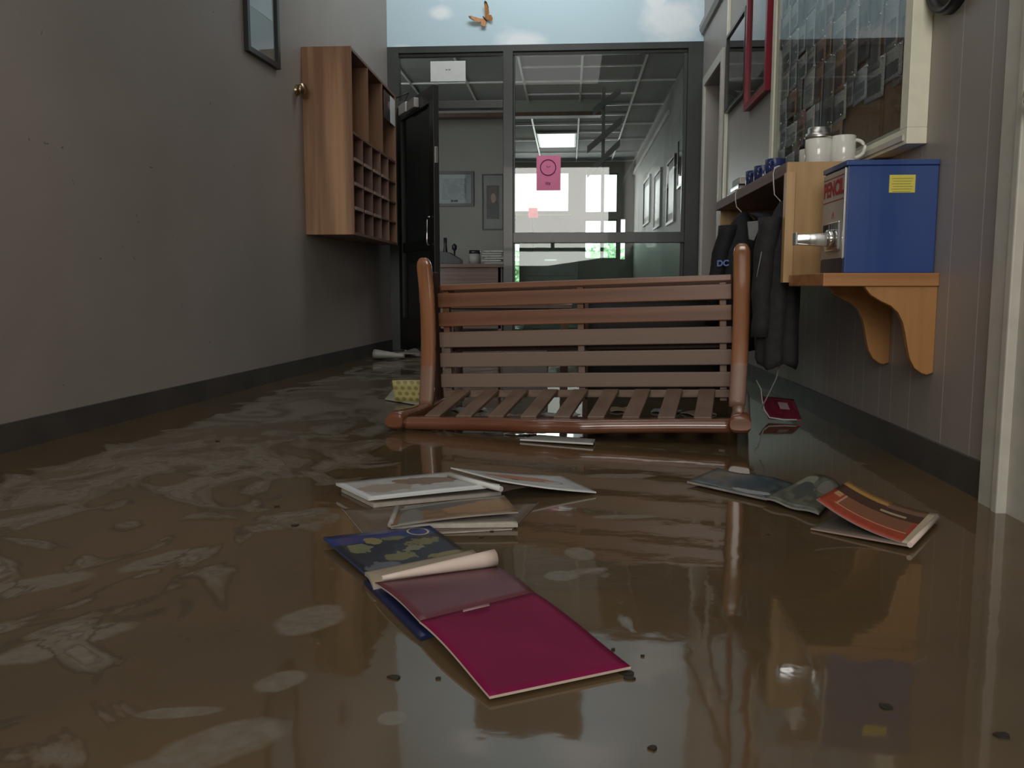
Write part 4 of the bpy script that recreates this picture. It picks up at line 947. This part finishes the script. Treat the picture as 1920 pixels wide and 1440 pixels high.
# 1. blue cover and magenta page: long open book in the foreground
e = thing('pink_book', 'open book floating in the foreground with magenta page and blue cover', 'book', (*F2(840, 1160), 0))
blue_cover = print_mat('navy_cover_with_gold_leaves', (.012, .017, .030), [
    ('box', .5, .90, .6, .16, (.018, .03, .15), .5), ('ring', .83, .86, .10, .12, (.45, .44, .22)), ('oval', .18, .60, .10, .12, (.14, .16, .08), 1.6), ('oval', .36, .74, .08, .09, (.22, .19, .07), 1.4),
    ('oval', .42, .28, .14, .10, (.15, .13, .05), 2.2), ('oval', .75, .55, .16, .10, (.13, .12, .05), 2.4), ('oval', .62, .42, .10, .06, (.16, .16, .10), 2.5), ('oval', .85, .12, .22, .08, (.18, .15, .05), 1.8), ('oval', .2, .12, .16, .1, (.09, .10, .13), 2.0), ('oval', .55, .75, .10, .06, (.12, .12, .06), 2)],
    .3, .4, 14, coat=.3)
MB().sheet([F2(692, 1080), F2(884, 1040), F2(806, 990), F2(606, 1012)], lambda u, v: .012+.006*v, .006).build('front_cover', [blue_cover, mat('blue_board', (.04, .06, .14), .4)], e)
MB().sheet([F2(700, 1102), F2(905, 1062), F2(886, 1034), F2(684, 1076)], lambda u, v: .016+.006*math.sin(PI*v), .008, 10, 6).build('spine_page', [mat('tan_flyleaf', (.34, .28, .20), .5), PG], e)
mag = print_mat('magenta_page', (.185, .008, .052), [], .5, .10, 2)
mag.node_tree.nodes['Principled BSDF'].inputs['Specular IOR Level'].default_value = .12
dull = print_mat('silted_magenta_page', (.120, .030, .040), [], .40, .10, 3)  # duller copy of the magenta, reflection on the wet page painted in
def mz(u, v): return .016+.022*math.sin(PI*min(1, v*1.35))**2 if v < .74 else .016
q = [F2(918, 1303), F2(1183, 1247), F2(930, 1064, .02), F2(702, 1094, .02)]
def lerp2(a, b, t): return (a[0]*(1-t)+b[0]*t, a[1]*(1-t)+b[1]*t)
mL, mR = F2(786, 1166, .02), F2(1002, 1112, .02)
MB().sheet([mL, mR, q[2], q[3]], lambda u, v: .022+.006*math.sin(PI*v), .003).build('upper_page', [dull, PG], e)
kL, kR = F2(840, 1236, .02), F2(1062, 1178, .02)
MB().sheet([q[0], q[1], mR, mL], lambda u, v: .010+.012*(1-math.cos(PI*v))/2+.006*math.sin(PI*v)*(1-.5*u), .004, 16, 16).build('lower_page', [mag, mat('cream_page_block', (.58, .46, .38), .5)], e)
MB().sheet([F2(788, 1190), F2(980, 1130), F2(880, 1060), F2(682, 1084)], lambda u, v: .008, .006).build('back_cover', [mat('blue_back_board', (.010, .014, .055), .4), mat('blue_board_edge', (.014, .022, .08), .4)], e)
p0, p1 = atZ(716, 1084, .028), atZ(928, 1046, .036)
pts = [p0.lerp(p1, i/8) for i in range(9)]
MB().tube(pts, [.0045+.0016*i for i in range(9)], 18).build('rolled_page', M['cream_paper'], e)
for (a1, b1, a2, b2, nm) in ((868, 1145, 918, 1133, 'tape_mark'),):
    MB().sheet([F2(a1, b1+4, .028), F2(a2, b2+4, .028), F2(a2, b2, .028), F2(a1, b1, .028)], lambda u, v: .0302, .0008, 2, 2).build(nm, [mat('pale_tape', (.36, .18, .22), .3), PG], e)

# 2. open white picture book
e = thing('open_picture_book', 'white open picture book with reddish drawing floating in the middle of the hallway', 'book', (*F2(880, 920), 0))
pgL = print_mat('left_picture_page', (.42, .42, .41), [('oval', .62, .62, .26, .22, (.20, .14, .10), 1.2), ('oval', .25, .45, .2, .22, (.30, .25, .21), 1.2), ('box', .5, .04, .6, .05, (.55, .58, .60)), ('box', .02, .5, .03, .6, (.5, .54, .56))], .4, .15, 7)
pgR = print_mat('right_picture_page', (.40, .42, .43), [('oval', .45, .60, .30, .20, (.38, .17, .11), 1.4), ('oval', .5, .25, .35, .12, (.46, .49, .47), .8), ('ring', .72, .45, .10, .12, (.12, .10, .09)), ('oval', .35, .42, .04, .05, (.08, .05, .04))], .4, .12, 7)
s0, s1 = F2(937, 918, .03), F2(845, 893, .03)
MB().sheet([F2(691, 941, .02), s0, s1, F2(630, 912, .02)], lambda u, v: .030+.014*u*u+.004*math.sin(PI*u), .007).build('left_page', [pgL, M['white_paper']], e)
MB().sheet([s0, F2(1118, 922, .01), F2(1052, 892, .01), s1], lambda u, v: .046*(1-u)**1.0+.010+.012*math.sin(PI*u)*-.35-.006*v*0, .004, 18).build('right_page', [pgR, M['white_paper']], e)
a_, b__ = atZ(940, 917, .046), atZ(842, 891, .046)
MB().tube([a_, b__], .007, 10).build('spine', M['white_paper'], e)
a_ = [F2(975, 932, .006), F2(1117, 924, .006), F2(1050, 896, .006), F2(905, 900, .006)]
MB().sheet([F2(700, 944), F2(940, 921), F2(850, 897), F2(640, 915)], lambda u, v: .010, .009).build('pages', [PG, PG], e)
# 3. closed magazine just in front of it
e = thing('closed_magazine', 'brown covered magazine with fanned pages below the open picture book', 'magazine', (*F2(850, 965), 0))
cov = print_mat('brown_landscape_cover', (.20, .125, .06), [('oval', .75, .45, .3, .3, (.27, .15, .065), 1.2), ('oval', .35, .75, .35, .15, (.10, .09, .08), 1.2), ('oval', .15, .3, .1, .5, (.16, .16, .14), .8), ('box', .5, .95, .6, .06, (.26, .27, .25))], .35, .3, 6)
MB().sheet([F2(733, 986, .012), F2(971, 983, .012), F2(945, 934, .012), F2(760, 950, .012)], lambda u, v: .014, .009).build('pages', [PG, PG], e)
MB().sheet([F2(732, 980, .026), F2(972, 966, .03), F2(945, 932, .025), F2(742, 950, .025)], lambda u, v: .018+.020*u*(1-.4*v)+.004*math.sin(PI*u), .003).build('cover', [cov, M['grey_paper']], e)
MB().tube([atZ(732, 984, .016), atZ(745, 952, .02)], .007, 8).build('spine', M['grey_paper'], e)
# 4. dull grey sheet lying under them
o = MB().sheet([F2(686, 1000), F2(960, 985), F2(1010, 935), F2(642, 948)], lambda u, v: .004, .003).build('soaked_sheet', [mat('silted_sheet', (.135, .10, .075), .25), PG])
tag(o, 'large silt-brown soaked sheet lying flat beneath the open picture book', 'paper'); rebase(o, (*F2(800, 965), 0))
# 5. right side magazines
e = thing('soggy_magazine', 'limp blue-grey soggy magazine on the right side of the water', 'magazine', (*F2(1430, 920), 0))
sg1 = print_mat('blue_grey_wet_cover', (.062, .082, .088), [('oval', .75, .18, .22, .10, (.30, .34, .36), .8), ('oval', .2, .6, .2, .3, (.10, .10, .08), 1.5), ('oval', .55, .6, .3, .25, (.035, .055, .07), 1)], .3, .4, 8)
sg2 = print_mat('green_grey_wet_page', (.12, .125, .095), [('oval', .35, .75, .2, .2, (.20, .21, .16), 1), ('oval', .45, .5, .2, .25, (.065, .075, .065), 1.2), ('oval', .8, .7, .15, .2, (.17, .165, .145), 1)], .32, .4, 6)
MB().sheet([F2(1288, 903), F2(1438, 936), F2(1490, 906), F2(1345, 884)], lambda u, v: .014+.010*v*(1-u)+.004*math.sin(7*u)*math.sin(5*v), .006).build('front_half', [sg1, M['grey_paper']], e)
MB().sheet([F2(1432, 936), F2(1535, 966), F2(1578, 916), F2(1500, 905)], lambda u, v: .016+.030*math.sin(PI*u)*v+.003*math.sin(9*u), .005).build('back_half', [sg2, M['grey_paper']], e)
e = thing('orange_magazine', 'orange and brown covered magazine with curled cover at the right edge of the water', 'magazine', (*F2(1650, 970), 0))
orc = print_mat('orange_brown_cover', (.34, .055, .03), [('box', .5, .44, .36, .16, (.20, .085, .045), .1), ('box', .5, .24, .38, .012, (.42, .28, .18)), ('box', .14, .42, .010, .18, (.42, .28, .18)), ('box', .5, .70, .6, .13, (.055, .03, .022), .2), ('box', .3, .92, .4, .09, (.42, .23, .07), .3), ('box', .8, .9, .3, .1, (.18, .10, .06), .4), ('box', .62, .66, .14, .03, (.40, .30, .18), .3), ('box', .96, .5, .05, .6, (.46, .40, .28)), ('box', .07, .5, .035, .07, (.42, .25, .12))], .35, .15, 10)
A, B, C_, D_ = F2(1708, 1023, .012), F2(1760, 968, .012), F2(1590, 925, .035), F2(1530, 958, .035)
MB().sheet([D_, A, B, C_], lambda u, v: .014+.050*(1-u)**2.2+.004*v, .002, 20).build('cover', [orc, M['grey_paper']], e)
MB().sheet([F2(1520, 990, .006), F2(1705, 1025, .01), B, F2(1615, 945, .006)], lambda u, v: .006+.007*u, .004).build('pages', [mat('dim_inner_page', (.11, .085, .07), .5), mat('pinkish_page_edges', (.36, .25, .20), .5)], e)
MB().tube([atZ(1706, 1022, .014), atZ(1757, 970, .014)], .006, 8).build('spine', M['cream_paper'], e)
# 6. yellow dotted booklet by the bench
e = thing('yellow_dotted_booklet', 'yellow booklet with brown dots standing in the water by the left end of the bench', 'booklet', (-.78, 4.07, 0))
dots = []
for i in range(6):
    for j in range(4): dots.append(('oval', .06+i*.175+(j % 2)*.087, .14+j*.25, .055, .085, (.26, .22, .08)))
ym = print_mat('yellow_dotted_cover', (.46, .40, .15), dots, .5, .06, 6)
mb = MB(); n = 14; T_ = []
for i in range(n+1):
    for_ = i/n; x = X(733, 4.07)+.185*for_
    T_.append([mb.bm.verts.new((x+.012*(1-j/4), 4.06+.02*math.sin(for_*3)-.012*j/4+.10*for_*0, .012+.105*j/4-.012*for_*(1-j/4))) for j in range(5)])
for i in range(n):
    for j in range(4):
        f = mb.bm.faces.new((T_[i][j], T_[i+1][j], T_[i+1][j+1], T_[i][j+1])); f.smooth = True
        for l, q_ in zip(f.loops, ((i, j), (i+1, j), (i+1, j+1), (i, j+1))): l[mb.uv].uv = (q_[0]/n, q_[1]/4)
ob = mb.build('cover', ym, e); so = ob.modifiers.new('thickness', 'SOLIDIFY'); so.thickness = .003
MB().sheet([F2(722, 747), F2(788, 758), F2(800, 738), F2(738, 733)], lambda u, v: .012+.012*v, .006).build('page_flap', [mat('buff_page', (.30, .28, .20), .5), PG], e)
# 7. white folded newspaper by the open door
e = thing('folded_newspaper', 'pale folded newspaper lying at the foot of the open glass door', 'newspaper', (-1.5, 6.55, 0))
p0, p1 = atY(702, 662, 6.55), atY(757, 662, 6.5)
MB().loft([[(p0.x+(p1.x-p0.x)*t, 6.55-.03*t+(.07-.04*t)*math.cos(a), .045-.012*t+(.038-.022*t)*math.sin(a)) for a in [2*PI*k/14 for k in range(14)]] for t in [i/8 for i in range(9)]]).build('rolled_sheets', mat('pale_newsprint', (.30, .29, .26), .6), e)
o = MB().sheet([(-1.40, 6.85), (-1.20, 6.80), (-1.14, 7.05), (-1.36, 7.10)], lambda u, v: .03+.025*math.sin(4*u)*v, .004).build('curled_leaflet', [M['grey_paper'], PG])
tag(o, 'curled grey leaflet behind the newspaper at the door jamb', 'leaflet'); rebase(o, (-1.28, 6.95, 0))
# 8. red folder with white piping right of the bench
e = thing('red_folder', 'dark red folder with white piping floating right of the bench', 'folder', (.92, 3.68, 0))
mb = MB().sheet([(X(1437, 3.66), 3.64), (X(1498, 3.62), 3.60), (X(1498, 3.62)+.01, 3.78), (X(1432, 3.7), 3.80)], lambda u, v: .012+.075*v-.01*u*v, .004)
mb.build('folder_body', [print_mat('dark_red_plastic', (.20, .022, .045), [('box', .62, .62, .14, .16, (.42, .30, .32), .2)], .3, .3, 5), M['red_ink']], e)
pth = [atY(1418, 713, 3.78), atY(1427, 730, 3.76), atY(1429, 750, 3.72), atY(1433, 768, 3.68), atY(1443, 783, 3.62), atY(1470, 787, 3.60), atY(1494, 787, 3.60)]
MB().tube(pth, .0028, 8).build('piping', M['white_paper'], e)
# 9. soaked magazines caught under the bench
rs_ = random.Random(5)
under = [((975, 808), .13, .02, .2, M['mount'], 'pale grey magazine corner sticking out beneath the crest rail of the bench'),
         ((880, 765), .14, .09, .5, M['grey_paper'], 'crumpled grey paper under the left back slats of the bench'),
         ((960, 778), .12, .08, -.3, print_mat('pink_striped_leaflet', (.42, .24, .23), [('box', .5, .3, .6, .04, (.26, .12, .12)), ('box', .5, .6, .6, .04, (.26, .12, .12))], .5, .1), 'pink striped leaflet under the third back slat of the bench'),
         ((1050, 775), .16, .09, .3, M['grey_paper'], 'grey magazine under the middle back slats of the bench'),
         ((1170, 765), .14, .10, .1, mat('mustard_cover', (.30, .17, .05), .5), 'mustard yellow magazine under the right back slats of the bench'),
         ((1250, 768), .12, .09, -.4, mat('blue_grey_leaflet', (.24, .26, .30), .5), 'blue-grey crumpled leaflet under the right back slats of the bench'),
         ((1310, 772), .12, .10, .5, mat('brown_wet_cover', (.16, .09, .05), .5), 'brown booklet under the last back slats of the bench')]
for (pp, a, b2, th, m, lb) in under:
    x, y = F2(*pp); c_, s_ = math.cos(th), math.sin(th)
    cs_ = [(x+c_*dx-s_*dy, y+s_*dx+c_*dy) for dx, dy in ((-a/2, -b2/2), (a/2, -b2/2), (a/2, b2/2), (-a/2, b2/2))]
    k1 = rs_.uniform(3, 8)
    o = MB().sheet(cs_, lambda u, v: .006+.006*abs(math.sin(k1*u+3*v)), .005).build('soaked_magazine', [m, PG])
    tag(o, lb, 'magazine'); rebase(o, (x, y, 0))
o = MB().sheet([F2(975, 822), F2(1112, 832), F2(1116, 824), F2(1010, 814)], lambda u, v: .010+.004*u, .006).build('white_booklet', [mat('grey_booklet_cover', (.26, .26, .25), .5), M['white_paper']])
tag(o, 'thin white edged booklet floating in front of the bench crest rail', 'booklet'); rebase(o, (*F2(1050, 823), 0))
o = MB().box(X(945, 4.7), X(1028, 4.7), 4.6, 4.8, .19, .235).build('paper_tray', mat('grey_paper_tray', (.26, .25, .23), .5), None, .004)
o2 = o; tag(o, 'grey paper tray seen through the slats behind the bench', 'tray'); rebase(o, (X(985, 4.7), 4.7, .19)); o.location.z = .0; o.scale.z = 5.2
# 10. floating leaf bits
for i, (px, py, s_) in enumerate(((408, 827, .012), (553, 985, .012), (1663, 1327, .016), (1878, 1378, .014), (922, 996, .006), (903, 1008, .006), (740, 1270, .012), (823, 1272, .005), (1225, 1403, .008), (520, 950, .010), (1172, 1262, .014), (1180, 1272, .010), (1150, 1218, .005), (1205, 1230, .004), (1440, 1003, .006), (1560, 790, .008))):
    x, y = F2(px, py, .001); rr = random.Random(i+40); n = rr.randint(6, 9)
    ring = [(x+s_*rr.uniform(.5, 1)*math.cos(2*PI*k/n), y+s_*rr.uniform(.3, .8)*math.sin(2*PI*k/n)) for k in range(n)]
    o = MB().prism(ring, 'Z', 0.0, .0025).build('leaf_fragment', M['leaf_bit'])
    tag(o, ('dark leaf bit floating near the left wall, farthest back of the left ones', 'curled leaf bit left of the open picture book', 'large black leaf bit in the right foreground', 'black leaf bit at the bottom right corner of the water',
            'tiny leaf bit just in front of the brown covered magazine, the right one', 'tiny leaf bit just in front of the brown covered magazine, the left one', 'brown leaf bit left of the pink book front corner', 'tiny speck between the pink book front corner and the brown leaf bit',
            'leaf bit at the bottom centre below the pink book', 'leaf bit farther back, left of the curled leaf bit', 'dark leaf bit touching the right corner of the pink book', 'small leaf bit just in front of the pink book right corner', 'tiny speck behind the right corner of the pink book', 'tiny speck right of the pink book corner',
            'small leaf bit between the picture book and the soggy magazine', 'leaf bit on the water between the red folder and the right wall')[i], 'leaf', 'dark leaf bits on the water'); rebase(o, (x, y, 0))
